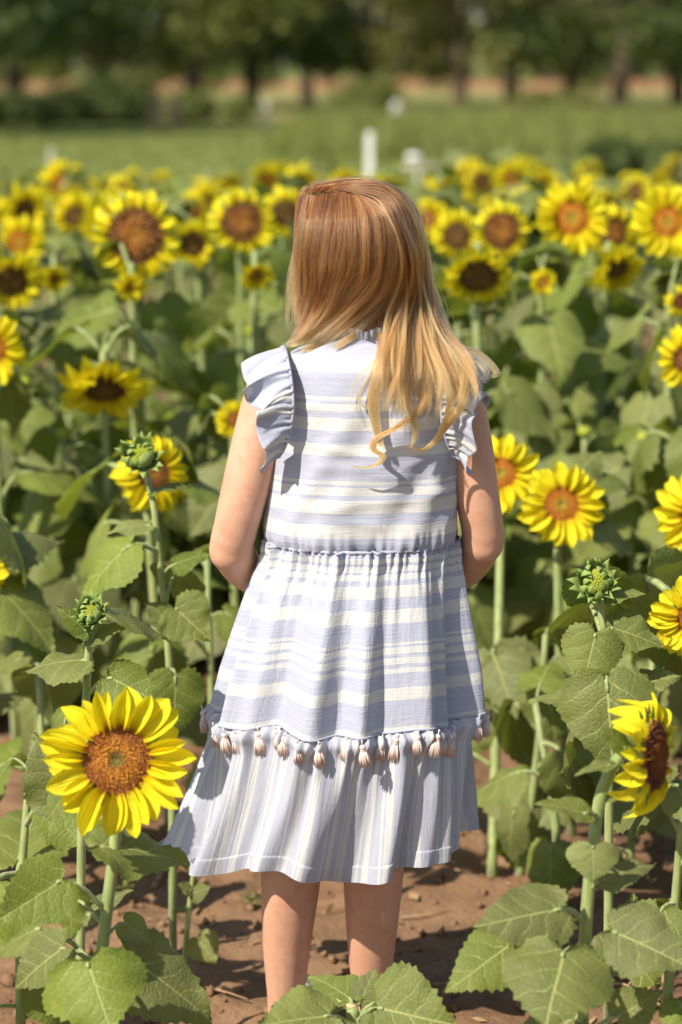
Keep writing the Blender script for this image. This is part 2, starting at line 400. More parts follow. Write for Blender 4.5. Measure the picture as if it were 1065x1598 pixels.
def leaf_cloud(blobs, n, size, rng, squash=0.8):
    """loose leaf faces spread through a set of blobs"""
    V, Fc = [], []
    wsum = [b[3] * b[3] for b in blobs]
    for _ in range(n):
        bx, by, bz, br = rng.choices(blobs, wsum)[0]
        d = Vector((rng.gauss(0, 1), rng.gauss(0, 1), rng.gauss(0, 1))).normalized()
        rr = br * (rng.random() ** 0.42) * (1 + 0.35 * mnoise.noise(d * 2.3 + Vector((bx, by, bz))))
        c = Vector((bx, by, bz)) + Vector((d.x * rr, d.y * rr, d.z * rr * squash))
        nrm = (d + Vector((rng.gauss(0, .7), rng.gauss(0, .7), rng.gauss(0, .7) + 0.5))).normalized()
        t = nrm.orthogonal().normalized(); t = Quaternion(nrm, rng.uniform(0, 6.28)) @ t; b = nrm.cross(t)
        s = size * rng.uniform(0.6, 1.4); i = len(V)
        V.extend([c - t * s, c + b * s * 0.45 - nrm * s * 0.15, c + t * s, c - b * s * 0.45 - nrm * s * 0.15])
        Fc.append((i, i + 1, i + 2, i + 3))
    return V, Fc
def make_tree_protos():
    protos = []
    for k in range(4):
        rng = random.Random(100 + k)
        H = rng.uniform(10, 13); base = rng.uniform(2.6, 3.6)
        pts = catmull([(0, 0, -0.3), (rng.uniform(-.15, .15), 0, base * 0.6), (rng.uniform(-.4, .4), rng.uniform(-.3, .3), base * 1.4), (rng.uniform(-.7, .7), 0, H * 0.72)], 12)
        tv, tf = tube(pts, [0.42, 0.34, 0.31, 0.3, 0.28, 0.26, 0.23, 0.2, 0.16, 0.13, 0.1, 0.06], 10)
        blobs = []
        for j in range(11):
            a = j * 2.4 + rng.uniform(-.4, .4); st = pts[rng.randint(4, 9)]
            e = Vector((math.cos(a) * rng.uniform(1.8, 4.0), math.sin(a) * rng.uniform(1.8, 4.0), rng.uniform(base * 0.8, H * 0.85)))
            lp = catmull([st, st.lerp(e, 0.5) + Vector((0, 0, 0.5)), e], 6)
            v, f = tube(lp, [0.14, 0.11, 0.09, 0.07, 0.05, 0.03], 6, v0=len(tv)); tv += v; tf += f
            blobs.append((e.x, e.y, e.z, rng.uniform(1.5, 2.3)))
        for j in range(5):
            a = rng.uniform(0, 6.28); blobs.append((math.cos(a) * 3.0, math.sin(a) * 3.0, base * rng.uniform(0.65, 1.0), rng.uniform(0.9, 1.5)))
        blobs.append((0, 0, H * 0.85, 2.4)); blobs.append((0, 0, H * 0.6, 2.8))
        cv, cf = leaf_cloud(blobs, 4600, 0.22, rng)
        protos.append((mesh('trunk', tv, tf, [BARK]), [mesh('crown', cv, cf, [TLEAF[q]], smooth=False) for q in range(3)]))
    return protos
TREES = make_tree_protos()
def tree(px, Y, proto, leafk, scale, rot, label):
    p = at(px, 100, Y)
    t = empty('tree', (p.x, Y, -0.12)); t.scale = (scale,) * 3; t.rotation_euler.z = rot
    obj('trunk', TREES[proto][0], t); obj('crown', TREES[proto][1][leafk], t)
    tag(t, label, 'tree', 'trees along the far edge of the meadow')
for a in [(20, 84, 0, 0, 1.05, 0.3, 'dark tree at the far left corner of the meadow'),
          (150, 92, 1, 1, 1.0, 1.4, 'tree with slim dark trunk left of the two brown posts'),
          (300, 88, 2, 1, 1.15, 2.2, 'dark tree with thick trunk just right of the two brown posts'),
          (392, 94, 3, 0, 0.95, 0.8, 'tree with dark trunk behind the pale post left of the girl'),
          (480, 104, 0, 2, 1.0, 4.0, 'leafy tree far behind above the girl\'s head, left of centre'),
          (572, 96, 1, 1, 0.95, 5.1, 'slender tree standing above the white post behind the girl'),
          (716, 90, 2, 2, 0.9, 3.6, 'olive green tree with one clear trunk right of the white post'),
          (800, 110, 3, 2, 1.1, 2.9, 'pale green tree between the clear trunk and the right hand trees'),
          (892, 98, 0, 1, 0.9, 1.0, 'tree with pale trunk left of the darkest trunk on the right'),
          (966, 90, 1, 0, 1.1, 0.1, 'tree with thick dark trunk on the right edge of the meadow'),
          (1060, 94, 2, 0, 1.05, 4.4, 'dark tree at the far right corner of the meadow')]: tree(*a)
tree(-140, 60, 0, 0, 1.05, 2.0, 'unseen tall dark tree added outside the left frame edge to shade the scrub')  # unseen tree, added to cast shade over the scrub on the left
tree(-330, 70, 3, 0, 1.1, 2.0, 'second unseen dark tree added well outside the left frame edge for shade')  # also unseen, added for its shade
def scrub(px, Y, w, h, leafk, seed, n, label):
    rng = random.Random(seed); p = at(px, 100, Y)
    blobs = [(rng.uniform(-w, w), rng.uniform(-0.6, 0.6), h * rng.uniform(0.3, 0.65), h * rng.uniform(0.4, 0.65)) for _ in range(7)]
    t = empty('shrub', (p.x, Y, -0.12))
    sv, sf = [], []
    for b in blobs:
        v, f = tube([(b[0] * 0.6, b[1] * 0.5, -0.05), (b[0] * 0.85, b[1] * 0.8, b[2] * 0.6), (b[0], b[1], b[2] + b[3] * 0.3)], [0.035, 0.025, 0.01], 5, v0=len(sv)); sv += v; sf += f
    obj('stem', mesh('stem', sv, sf, [BARK]), t)
    v, f = leaf_cloud(blobs, n, 0.11, rng); obj('foliage', mesh('foliage', v, f, [TLEAF[leafk]], smooth=False), t)
    tag(t, label, 'shrub', 'shrubs along the meadow edge')
for a in [(30, 68, 1.3, 1.0, 0, 1, 2600, 'low dark shrub at the left edge of the meadow'),
          (110, 70, 1.3, 1.1, 0, 2, 2600, 'low dark shrub under the slim tree on the left'),
          (185, 71, 1.2, 1.5, 0, 3, 2600, 'taller dark shrub beside the brown posts, on their left'),
          (335, 73, 1.0, 0.9, 1, 4, 2000, 'round green shrub right of the brown posts'),
          (575, 84, 0.8, 1.3, 1, 5, 2000, 'loose shrub behind the white post, beneath the trees'),
          (1012, 34, 0.55, 0.70, 0, 6, 2400, 'dark leafy shrub at the right edge just beyond the sunflowers'),
          (860, 80, 1.1, 1.1, 2, 7, 2000, 'olive shrub under the trees on the right'),
          (45, 150, 4.5, 2.6, 0, 8, 2500, 'dark bush in front of the red bank behind the far left tree'),
          (325, 150, 2.2, 2.4, 1, 9, 2000, 'bush in front of the red bank behind the thick dark trunk'),
          (398, 152, 1.2, 2.2, 0, 10, 1500, 'narrow bush in front of the red bank behind the pale post'),
          (672, 150, 4.0, 2.8, 2, 11, 2500, 'wide olive bush hiding the red bank near the clear trunk'),
          (1015, 150, 4.5, 2.6, 0, 12, 2500, 'dark bush hiding the red bank at the far right')]: scrub(*a)
# the wood behind the bank reads as one mass
def far_wood():
    rng = random.Random(77); blobs = []
    for i in range(210):
        x = rng.uniform(-75, 75); y = rng.uniform(184, 215); z = rng.uniform(1.2, 15)
        blobs.append((x, y, z, rng.uniform(2.4, 4.2)))
    v, f = leaf_cloud(blobs, 42000, 0.5, rng)
    for i in range(60):
        x = rng.uniform(-70, 70); y = rng.uniform(184, 208)
        tv, tf = tube([(x, y, -0.3), (x + rng.uniform(-.3, .3), y, 5), (x + rng.uniform(-.6, .6), y, 11)], [0.4, 0.3, 0.15], 6, v0=len(v)); v += tv; f += tf
    nf = len(f)
    midx = [0] * 42000 + [1] * (nf - 42000)
    tag(obj('treeline', mesh('treeline', v, f, [TLEAF[1], BARK], midx=midx, smooth=False)), 'dense dark wood behind the red earth bank', 'woods', kind='stuff')
    # understorey in front of the bank to break the red line
far_wood()

def post(name, px, top, Y, w, m, label, cat='post', cap=True, group=None):
    p = at(px, top, Y); h = p.z + 0.12
    bm = bmesh.new()
    bmesh.ops.create_cube(bm, size=1.0, matrix=Matrix.Translation((0, 0, h / 2)) @ Matrix.Diagonal((w, w, h, 1)))
    bmesh.ops.bevel(bm, geom=bm.edges[:], offset=w * 0.08, segments=2, affect='EDGES')
    me = bpy.data.meshes.new('shaft'); bm.to_mesh(me); bm.free(); me.materials.append(m)
    t = empty(name, (p.x, Y, -0.12)); obj('shaft', me, t)
    if cap:
        bm = bmesh.new(); bmesh.ops.create_cone(bm, cap_ends=True, segments=4, radius1=w * 0.82, radius2=w * 0.1, depth=w * 0.5, matrix=Matrix.Translation((0, 0, h + w * 0.25 + 0.002)) @ Matrix.Rotation(R(45), 4, 'Z'))
        me = bpy.data.meshes.new('cap'); bm.to_mesh(me); bm.free(); me.materials.append(m); obj('cap', me, t)
    tag(t, label, cat, group)
post('fence_post', 577, 211, 21, 0.062, WHITE, 'bright white square post standing in the meadow above the girl\'s head')
post('fence_post', 618, 164, 66, 0.20, WHITE, 'small distant white post right of the bright white post')
post('fence_post', 414, 160, 66, 0.18, PALE, 'pale distant post left of the girl beneath the dark trunks')
post('wooden_post', 240, 152, 64, 0.18, POSTW, 'left one of two brown wooden posts by the dark shrubs')
post('wooden_post', 273, 150, 64, 0.25, POSTW, 'right one of two brown wooden posts by the dark shrubs')
post('stake', 80, 232, 24, 0.05, PALE, 'thin pale stake on the left side of the meadow', 'stake', False)
def jug():
    p = at(652, 246, 23.0)
    prof = [(0.0, 0.0), (0.075, 0.0), (0.085, 0.02), (0.085, 0.17), (0.07, 0.215), (0.03, 0.25), (0.028, 0.28), (0.0, 0.28)]
    V, Fc = [], []; n = 16
    for (r, z) in prof:
        for k in range(n): V.append((r * math.cos(6.2832 * k / n), r * math.sin(6.2832 * k / n), z))
    for i in range(len(prof) - 1):
        for k in range(n): Fc.append((i * n + k, i * n + (k + 1) % n, (i + 1) * n + (k + 1) % n, (i + 1) * n + k))
    t = empty('plastic_jug', (p.x - 0.09, 23.0, p.z)); t.rotation_euler = (0, R(90), R(15)); t.scale = (0.5,) * 3
    obj('bottle_body', mesh('bottle_body', V, Fc, [WHITE]), t)
    v, f = tube([(0.07, 0, 0.06), (0.125, 0, 0.09), (0.13, 0, 0.16), (0.06, 0, 0.215)], 0.014, 6); obj('handle', mesh('handle', v, f, [WHITE]), t)
    tag(t, 'shiny white plastic jug lying beyond the blooms, right of the white post', 'jug')
    s = empty('marker_stake', (p.x, 23.02, -0.12))
    v, f = tube([(0, 0, 0), (0, 0, p.z - 0.08 + 0.12)], 0.015, 6); obj('shaft', mesh('shaft', v, f, [PALE]), s)
    v, f = tube([(-0.2, 0, p.z + 0.035), (0.25, 0, p.z + 0.035)], 0.02, 6); obj('crossbar', mesh('crossbar', v, f, [PALE]), s)
    tag(s, 'low wooden stake carrying the white jug beyond the blooms', 'stake')
jug()
# ------------------------------------------------------------------ sunflower pieces
HALF = [(0.0, 0.0), (0.10, -0.085), (0.33, -0.15), (0.66, -0.10), (0.90, 0.04), (1.0, 0.20), (0.94, 0.36), (0.75, 0.53), (0.47, 0.71), (0.22, 0.86), (0.07, 0.96), (0.0, 1.0)]
def blade(seed, nout=34, J=5, ratio=0.45, droop=0.25, fold=0.12, side=0.15, wave=0.03, teeth=0.03):
    """heart-shaped toothed leaf blade: base at origin, tip at (0,1,0) before bending. returns verts, faces, uv"""
    rng = random.Random(seed)
    out = catmull([(x, y, 0) for x, y in HALF], nout)
    ph = rng.uniform(0, 6.28); ph2 = rng.uniform(0, 6.28); skew = rng.uniform(-0.08, 0.08); twist = rng.uniform(-0.25, 0.25)
    V, Fc, UV = [], [], []
    def put(x, y, edge):
        xm = x * ratio
        z = fold * abs(xm) - side * xm * xm * 3.2 - droop * max(y, 0) ** 2 + twist * xm * y
        z += wave * (edge ** 2) * (math.sin(9 * y + ph + (2.4 if x > 0 else 0)) + 0.6 * math.sin(17 * y + ph2 + x))
        # quilted relief between the side veins
        z += 0.005 * math.sin((y - 0.62 * abs(xm / 0.45) ** 0.85 * 0.45) * 4.1 * 6.283 + 1.6) * min(1, abs(x) * 2) * (1 - 0.5 * edge)
        V.append(Vector((xm + skew * y * y * (1 - y), y * (1 - droop * 0.15), z))); UV.append((x * 0.45, y))
    for sgn in (1, -1):
        start = len(V)
        for i, o in enumerate(out):
            x, y = o.x, o.y
            n = Vector((0.6 * x, y - 0.35, 0))
            tw = 0 if i in (0, len(out) - 1) else (teeth * (1 if i % 2 else -0.45) * rng.choice((0.25, 0.6, 1.0, 1.5)) * rng.uniform(0.7, 1.2))
            if n.length > 1e-6: n.normalize()
            x2, y2 = max(0.0, x + n.x * tw * 1.6), y + n.y * tw
            if i in (0, len(out) - 1): x2, y2 = 0.0, y
            ym = min(max(0.0, y - 0.30 * x - 0.02), 1.0)
            if i == len(out) - 1: ym = 1.0
            for j in range(J + 1):
                k = j / J; k2 = k ** 0.9
                put(sgn * x2 * k2, ym + (y2 - ym) * k2, k)
        w = J + 1
        for i in range(len(out) - 1):
            for j in range(J):
                q = (start + i * w + j, start + (i + 1) * w + j, start + (i + 1) * w + j + 1, start + i * w + j + 1)
                Fc.append(q if sgn < 0 else q[::-1])
    return V, Fc, UV
def weld(me, d=1e-5):
    bm = bmesh.new(); bm.from_mesh(me); bmesh.ops.remove_doubles(bm, verts=bm.verts, dist=d); bm.to_mesh(me); bm.free()

def leaf_local(seed, L, pet, rise, pitch, hi, yellow=False, ratio=None, droop=None, roll=0.0):
    """a leaf with petiole starting at the stem (origin), growing along +Y; real size"""
    rng = random.Random(seed)
    ratio = ratio or rng.uniform(0.40, 0.52); droop = rng.uniform(0.12, 0.4) if droop is None else droop
    V, Fc, UV = blade(seed, 36 if hi else 18, 5 if hi else 3, ratio, droop, rng.uniform(-0.05, 0.4), rng.uniform(0.05, 0.45), rng.uniform(0.015, 0.055), 0.028 if hi else 0.02)
    p1 = Vector((0, pet * 0.55, pet * rise)); p2 = Vector((0, pet, pet * rise * 1.15))
    M = Matrix.Translation(p2) @ Matrix.Rotation(-pitch, 4, 'X') @ Matrix.Rotation(roll, 4, 'Y') @ Matrix.Scale(L, 4)
    V = [M @ v for v in V]; nf = len(Fc)
    pts = catmull([(0, 0, 0), p1, p2, M @ Vector((0, 0.12, -0.004))], 8 if hi else 5)
    r0 = 0.020 * L + 0.0012
    tv, tf = tube(pts, [lin([0, 1], [r0 * 1.3, r0 * 0.7], i / (len(pts) - 1)) for i in range(len(pts))], 6 if hi else 4, v0=len(V))
    V += tv; Fc += tf; UV += [(0, 0)] * len(tv)
    me = mesh('leaf', V, Fc, [LEAF_YEL if yellow else LEAF, STEM], UV, [0] * nf + [1] * len(tf)); weld(me)
    return me
LEAF_HI = [leaf_local(300 + k, 0.19, 0.075, 0.5 + 0.1 * (k % 3), R([5, 22, 38, 52, 15, 62, 30, 45, 70, 25][k]), True) for k in range(10)]
LEAF_LO = [leaf_local(400 + k, 0.19, 0.075, 0.5 + 0.1 * (k % 3), R([5, 22, 38, 52, 15, 62, 30, 45, 70, 25][k]), False) for k in range(10)]

def petal_mesh(seed, wid, bend, cup, notch=0.0):
    rng = random.Random(seed); V, Fc, UV = [], [], []
    nl, nw = 9, 4
    tw = rng.uniform(-0.35, 0.35); sidebend = rng.uniform(-0.1, 0.1)
    for i in range(nl + 1):
        t = i / nl
        w = wid * lin([0, .15, .4, .65, .82, .93, 1], [.52, .80, 1, 1, .84, .56, .10], t)
        for j in range(nw + 1):
            u = j / nw * 2 - 1
            x = u * w; z = -bend * t * t + cup * (u * u) * w * 1.6 + 0.018 * math.cos(u * 5.5) * math.sin(t * 3.14)
            a = tw * t; xx = x * math.cos(a) - 0 * math.sin(a); z += x * math.sin(a)
            z += 0.02 * math.sin(t * 9 + seed)
            V.append((xx + sidebend * t * t, t * (1 - 0.12 * abs(bend) * t), z)); UV.append((u, t))
    for i in range(nl):
        for j in range(nw):
            a = i * (nw + 1) + j; Fc.append((a, a + 1, a + nw + 2, a + nw + 1))
    return mesh('petal', V, Fc, [PETAL], UV)
PETALS = [petal_mesh(1, 0.225, 0.10, 0.5), petal_mesh(2, 0.25, 0.22, 0.7), petal_mesh(3, 0.20, -0.02, 0.4), petal_mesh(4, 0.235, 0.32, 0.9), petal_mesh(5, 0.19, 0.05, 1.1), petal_mesh(6, 0.26, 0.15, 0.3)]
PETALS_CURL = [petal_mesh(7, 0.24, 0.75, 0.9), petal_mesh(8, 0.21, 0.55, 1.3), petal_mesh(9, 0.26, 0.9, 0.5), petal_mesh(10, 0.23, 0.35, 1.0)]

def disc_mesh(name, mat, n, dome, spike, dip=0.05):
    """unit-radius flower disc: domed base with florets in spiral order"""
    rng = random.Random(n); V, Fc, UV = [], [], []
    def hz(r): return dome * (1 - r * r) - dip * math.exp(-(r / 0.16) ** 2) * 1.4
    rings = 12; seg = 30
    for i in range(rings + 1):
        r = i / rings
        for k in range(seg):
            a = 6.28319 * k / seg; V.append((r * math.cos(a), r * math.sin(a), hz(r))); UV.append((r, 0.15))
    for i in range(rings):
        for k in range(seg):
            Fc.append((i * seg + k, (i + 1) * seg + k, (i + 1) * seg + (k + 1) % seg, i * seg + (k + 1) % seg))
    s0 = 1.0 / math.sqrt(n)
    for i in range(n):
        r = math.sqrt((i + 0.5) / n); a = i * 2.399963
        c = Vector((r * math.cos(a), r * math.sin(a), hz(r)))
        nrm = Vector((2 * dome * c.x * 0.6, 2 * dome * c.y * 0.6, 1)).normalized()
        t = Vector((-math.sin(a), math.cos(a), 0)); b = nrm.cross(t)
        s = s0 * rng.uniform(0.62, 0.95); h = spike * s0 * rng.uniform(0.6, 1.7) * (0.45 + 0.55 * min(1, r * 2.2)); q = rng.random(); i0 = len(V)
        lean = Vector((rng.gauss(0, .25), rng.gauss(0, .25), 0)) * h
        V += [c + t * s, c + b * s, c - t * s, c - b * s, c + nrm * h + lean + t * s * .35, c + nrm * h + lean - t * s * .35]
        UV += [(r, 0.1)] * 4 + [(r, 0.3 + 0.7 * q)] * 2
        Fc += [(i0, i0 + 1, i0 + 4), (i0 + 1, i0 + 5, i0 + 4), (i0 + 1, i0 + 2, i0 + 5), (i0 + 2, i0 + 3, i0 + 5), (i0 + 3, i0 + 4, i0 + 5), (i0 + 3, i0, i0 + 4)]
    return mesh(name, V, Fc, [mat], UV, smooth=False)
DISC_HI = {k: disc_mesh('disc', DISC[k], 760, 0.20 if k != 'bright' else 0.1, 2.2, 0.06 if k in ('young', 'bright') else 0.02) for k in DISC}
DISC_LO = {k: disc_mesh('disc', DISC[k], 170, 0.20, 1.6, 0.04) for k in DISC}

def calyx_mesh():
    """green receptacle bowl with pointed bracts behind a unit disc (faces +Z)"""
    rng = random.Random(3); V, Fc = [], []
    prof = [(0.16, -0.62), (0.30, -0.50), (0.72, -0.36), (1.0, -0.14), (1.04, 0.0), (0.97, 0.04)]; n = 24
    for (r, z) in prof:
        for k in range(n): V.append((r * math.cos(6.28319 * k / n), r * math.sin(6.28319 * k / n), z))
    for i in range(len(prof) - 1):
        for k in range(n): Fc.append((i * n + k, i * n + (k + 1) % n, (i + 1) * n + (k + 1) % n, (i + 1) * n + k))
    for k in range(26):
        a = 6.28319 * k / 26 + rng.uniform(-.08, .08); c, s = math.cos(a), math.sin(a)
        L = rng.uniform(0.38, 0.62); w = 0.13; lift = rng.uniform(-0.1, 0.12); b = len(V); z0 = -0.16 if k % 2 else -0.08
        for (rr, ww, zz) in ((0.98, w, z0), (0.98 + L * .4, w * 1.05, z0 + lift * .4 + .03), (0.98 + L * .75, w * 0.5, z0 + lift * .8), (0.98 + L, 0.0, z0 + lift - .05)):
            V += [(c * rr - s * ww, s * rr + c * ww, zz), (c * rr + s * ww, s * rr - c * ww, zz)]
        for q in range(3): Fc.append((b + q * 2, b + q * 2 + 1, b + q * 2 + 3, b + q * 2 + 2))
    return mesh('flower_head', V, Fc, [BRACT])
CALYX = calyx_mesh()

def petal_frames(n, plen, tilt, seed, ragged=0.0, sag=0.0, up=None):
    """matrices that set petals round a unit disc"""
    rng = random.Random(seed); out = []
    for k in range(n):
        if ragged and rng.random() < ragged: continue
        lay = k % 2
        a = 6.28319 * k / n + rng.uniform(-0.09, 0.09)
        L = plen * rng.uniform(0.84, 1.12) * (0.93 if lay else 1.0)
        tl = tilt + (0.10 if lay == 0 else -0.10) + rng.gauss(0, 0.11)
        roll = rng.gauss(0, 0.22)
        if plen < 1.0: roll *= 0.6
        M = Matrix.Rotation(a - math.pi / 2, 4, 'Z') @ Matrix.Translation((0, 0.90, 0.0 if lay == 0 else -0.05)) @ Matrix.Rotation(tl, 4, 'X') @ Matrix.Rotation(roll, 4, 'Y') @ Matrix.Diagonal((L * rng.uniform(0.85, 1.15) * (1.3 if plen < 1.0 else 1.0), L, L, 1))
        out.append(M)
    return out
def joined_ring(n, plen, tilt, seed, ragged, curl):
    rng = random.Random(seed); V, Fc, UV = [], [], []
    src = PETALS_CURL if curl else PETALS
    for M in petal_frames(n, plen, tilt, seed, ragged):
        me = rng.choice(src); b = len(V)
        uvd = {}
        for l in me.loops: uvd[l.vertex_index] = tuple(me.uv_layers[0].data[l.index].uv)
        for v in me.vertices: V.append(M @ v.co); UV.append(uvd[v.index])
        for p in me.polygons: Fc.append(tuple(b + i for i in p.vertices))
    return mesh('petal_ring', V, Fc, [PETAL], UV)
RINGS = {}
def ring(kind, k):
    if (kind, k) not in RINGS:
        n, pl, ti, rg, cu = KINDS[kind]; RINGS[(kind, k)] = joined_ring(n, pl, ti, 50 + k, rg, cu)
    return RINGS[(kind, k)]
# kind: petals, petal length in disc radii, tilt, missing share, curled
KINDS = {'young': (30, 1.28, 0.16, 0.0, False), 'bright': (30, 1.35, 0.14, 0.02, False), 'mature': (38, 0.78, 0.14, 0.03, True),
         'dark': (36, 0.72, 0.20, 0.05, True), 'seed': (24, 1.05, -0.05, 0.08, True)}

def flower(parent, loc, direction, rdisc, kind, seed, detail='hi', roll=0.0, plen=None, n=None, tilt=None, curl=None, ragged=None):
    """flower_head (receptacle and bracts) with disc and single petals under it"""
    rng = random.Random(seed)
    h = obj('flower_head', CALYX, parent, loc)
    q = Vector(direction).normalized().to_track_quat('Z', 'Y') @ Quaternion((0, 0, 1), roll)
    h.rotation_mode = 'QUATERNION'; h.rotation_quaternion = q; h.scale = (rdisc,) * 3
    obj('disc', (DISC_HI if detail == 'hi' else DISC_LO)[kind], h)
    kn, kp, kt, kr, kc = KINDS[kind]
    if detail == 'far':
        o = obj('petal_ring', ring(kind, seed % 3), h); o.rotation_euler.z = rng.uniform(0, 6.28)
        return h
    src = PETALS_CURL if (kc if curl is None else curl) else PETALS
    for M in petal_frames(n or kn, plen or kp, kt if tilt is None else tilt, seed, kr if ragged is None else ragged):
        o = obj('petal', rng.choice(src if rng.random() < 0.8 else PETALS), h); o.matrix_local = M
    return h

def bract_mesh(path, w0):
    V, Fc = [], []; n = 8
    P = catmull([(r, z, 0) for r, z in path], n)
    for i, p in enumerate(P):
        t = i / (n - 1); w = w0 * lin([0, .25, .5, .8, 1], [.7, 1, .95, .45, .02], t)
        for u in (-1, -.5, 0, .5, 1): V.append((u * w, p.x - 0.10 * u * u * w / w0 * .5, p.y + 0.05 * (1 - u * u)))
    for i in range(n - 1):
        for j in range(4): a = i * 5 + j; Fc.append((a, a + 1, a + 6, a + 5))
    return mesh('bract', V, Fc, [BRACT])
BRACT_OUT = bract_mesh([(0.35, -0.62), (0.85, -0.35), (1.10, 0.0), (1.30, 0.22), (1.62, 0.30)], 0.27)
BRACT_MID = bract_mesh([(0.5, -0.5), (0.95, -0.15), (1.08, 0.25), (1.10, 0.52), (1.28, 0.78)], 0.27)
BRACT_IN = bract_mesh([(0.75, -0.2), (0.95, 0.2), (0.90, 0.55), (0.70, 0.74), (0.50, 0.84)], 0.22)
def bud_core():
    rng = random.Random(9); V, Fc = [], []
    n = 90
    bm = bmesh.new(); bmesh.ops.create_uvsphere(bm, u_segments=16, v_segments=10, radius=0.82, matrix=Matrix.Diagonal((1, 1, 0.72, 1)))
    V = [v.co.copy() for v in bm.verts]; Fc = [tuple(v.index for v in f.verts) for f in bm.faces]; bm.free()
    for i in range(n):
        r = math.sqrt((i + .5) / n); a = i * 2.39996
        c = Vector((r * .8 * math.cos(a), r * .8 * math.sin(a), 0.59 * math.sqrt(max(0, 1 - r * r))))
        nn = c.normalized(); t = nn.orthogonal().normalized(); b = nn.cross(t); s = .07; i0 = len(V)
        tip = c + nn * .14 - Vector((c.x, c.y, 0)) * .15
        V += [c + t * s, c + b * s, c - t * s, c - b * s, tip]
        Fc += [(i0, i0 + 1, i0 + 4), (i0 + 1, i0 + 2, i0 + 4), (i0 + 2, i0 + 3, i0 + 4), (i0 + 3, i0, i0 + 4)]
    return mesh('bud', V, Fc, [BUDCORE], smooth=False)
BUD_ME = bud_core()
def bud(parent, loc, direction, r, seed):
    rng = random.Random(seed)
    h = obj('bud', BUD_ME, parent, loc)
    h.rotation_mode = 'QUATERNION'; h.rotation_quaternion = Vector(direction).normalized().to_track_quat('Z', 'Y'); h.scale = (r,) * 3
    for lay, (n, s, tl) in enumerate(((13, BRACT_OUT, 0.0), (13, BRACT_MID, 0.0), (14, BRACT_IN, 0.0))):
        for k in range(n):
            a = 6.28319 * (k + 0.37 * lay) / n + rng.uniform(-.1, .1)
            o = obj('bract', s, h)
            o.matrix_local = Matrix.Rotation(a, 4, 'Z') @ Matrix.Rotation(rng.gauss(0, .16), 4, 'X') @ Matrix.Rotation(rng.gauss(0, .12), 4, 'Y') @ Matrix.Scale(rng.uniform(.78, 1.18), 4)
    return h

# ------------------------------------------------------------------ whole plants
def stem_obj(t, base, pts, r0, r1, n=8, steps=14):
    P = catmull([Vector(p) - base for p in pts], steps)
    v, f = tube(P, [lin([0, 1], [r0, r1], i / (steps - 1)) for i in range(steps)], n)
    obj('stem', mesh('stem', v, f, [STEM]), t)
    return P
def hand_leaf(t, base, stem_pt, b, tip, facing, ratio=0.45, seed=0, droop=0.2, lean=0.0, yellow=False, hi=True):
    """leaf whose blade runs from b to tip (world points) with its petiole coming from stem_pt"""
    rng = random.Random(seed)
    b = Vector(b); tip = Vector(tip); stem_pt = Vector(stem_pt)
    y = tip - b; L = y.length; y.normalize()
    hint = Vector((lean, -facing, 1.0 - 0.75 * facing)).normalized()
    x = y.cross(hint); x.normalize(); z = x.cross(y)
    V, Fc, UV = blade(seed, 40, 6, ratio, droop, rng.uniform(0.0, 0.30), rng.uniform(0.05, 0.35), rng.uniform(0.018, 0.045), 0.03)
    M = Matrix(((x.x, y.x, z.x, b.x - base.x), (x.y, y.y, z.y, b.y - base.y), (x.z, y.z, z.z, b.z - base.z), (0, 0, 0, 1))) @ Matrix.Scale(L, 4)
    # tip correction so a drooping blade still ends near tip
    V = [M @ (v + Vector((0, 0, droop * max(v.y, 0) * 0.8))) for v in V]; nf = len(Fc)
    s = stem_pt - base; e = b - base
    mid = s.lerp(e, 0.5) + Vector((0, 0, 0.12 * (e - s).length))
    pts = catmull([s, mid, e, e + (V[0] - e) * 0 + y * L * 0.05], 8)
    r0 = 0.018 * L + 0.0012
    tv, tf = tube(pts, [lin([0, 1], [r0 * 1.35, r0 * 0.7], i / 7) for i in range(8)], 6, v0=len(V))
    V += tv; Fc += tf; UV += [(0, 0)] * len(tv)
    me = mesh('leaf', V, Fc, [LEAF_YEL if yellow else LEAF, STEM], UV, [0] * nf + [1] * len(tf)); weld(me)
    return obj('leaf', me, t)
PROTECT = []
def hides_bloom(p, a, s):
    c = p + Vector((-math.sin(a), math.cos(a), 0)) * 0.16 * s + Vector((0, 0, 0.0)); x, y = proj(c); r = 0.10 * s / c.y * F
    return any(c.y < Y + 0.08 and (x - px) ** 2 + (y - py) ** 2 < (rr * 0.85 + r) ** 2 for px, py, rr, Y in PROTECT)
def auto_leaves(t, P, n, rng, lo=0.12, hi=0.93, size=1.0, meshes=None, avoid=None, a0=None):
    """leaves spiralling up the stem polyline P (local coordinates)"""
    meshes = meshes or LEAF_HI
    a = rng.uniform(0, 6.28) if a0 is None else a0
    for k in range(n):
        f = lo + (hi - lo) * (k + rng.uniform(-.3, .3)) / max(1, n - 1); f = min(max(f, 0.05), 0.97)
        i = f * (len(P) - 1); i0 = min(int(i), len(P) - 2); p = P[i0].lerp(P[i0 + 1], i - i0)
        a += 2.39996 + rng.uniform(-.35, .35)
        s = size * rng.uniform(0.8, 1.2) * (0.42 + 0.72 * math.sin(math.pi * min(1, (1 - f) * 0.85 + 0.10)))
        for _ in range(7):
            if not hides_bloom(p + t.location, a, s): break
            a += 0.9; s *= 0.93
        else: continue
        o = obj('leaf', rng.choice(meshes), t, p)
        o.rotation_mode = 'QUATERNION'; o.rotation_quaternion = Quaternion((1, 0, 0), rng.gauss(0.38, 0.2)) @ Quaternion((0, 1, 0), rng.gauss(-0.12, 0.18)) @ Quaternion((0, 0, 1), a); o.scale = (s,) * 3
def set_label(t, label, group=None): tag(t, label, 'sunflower', group)

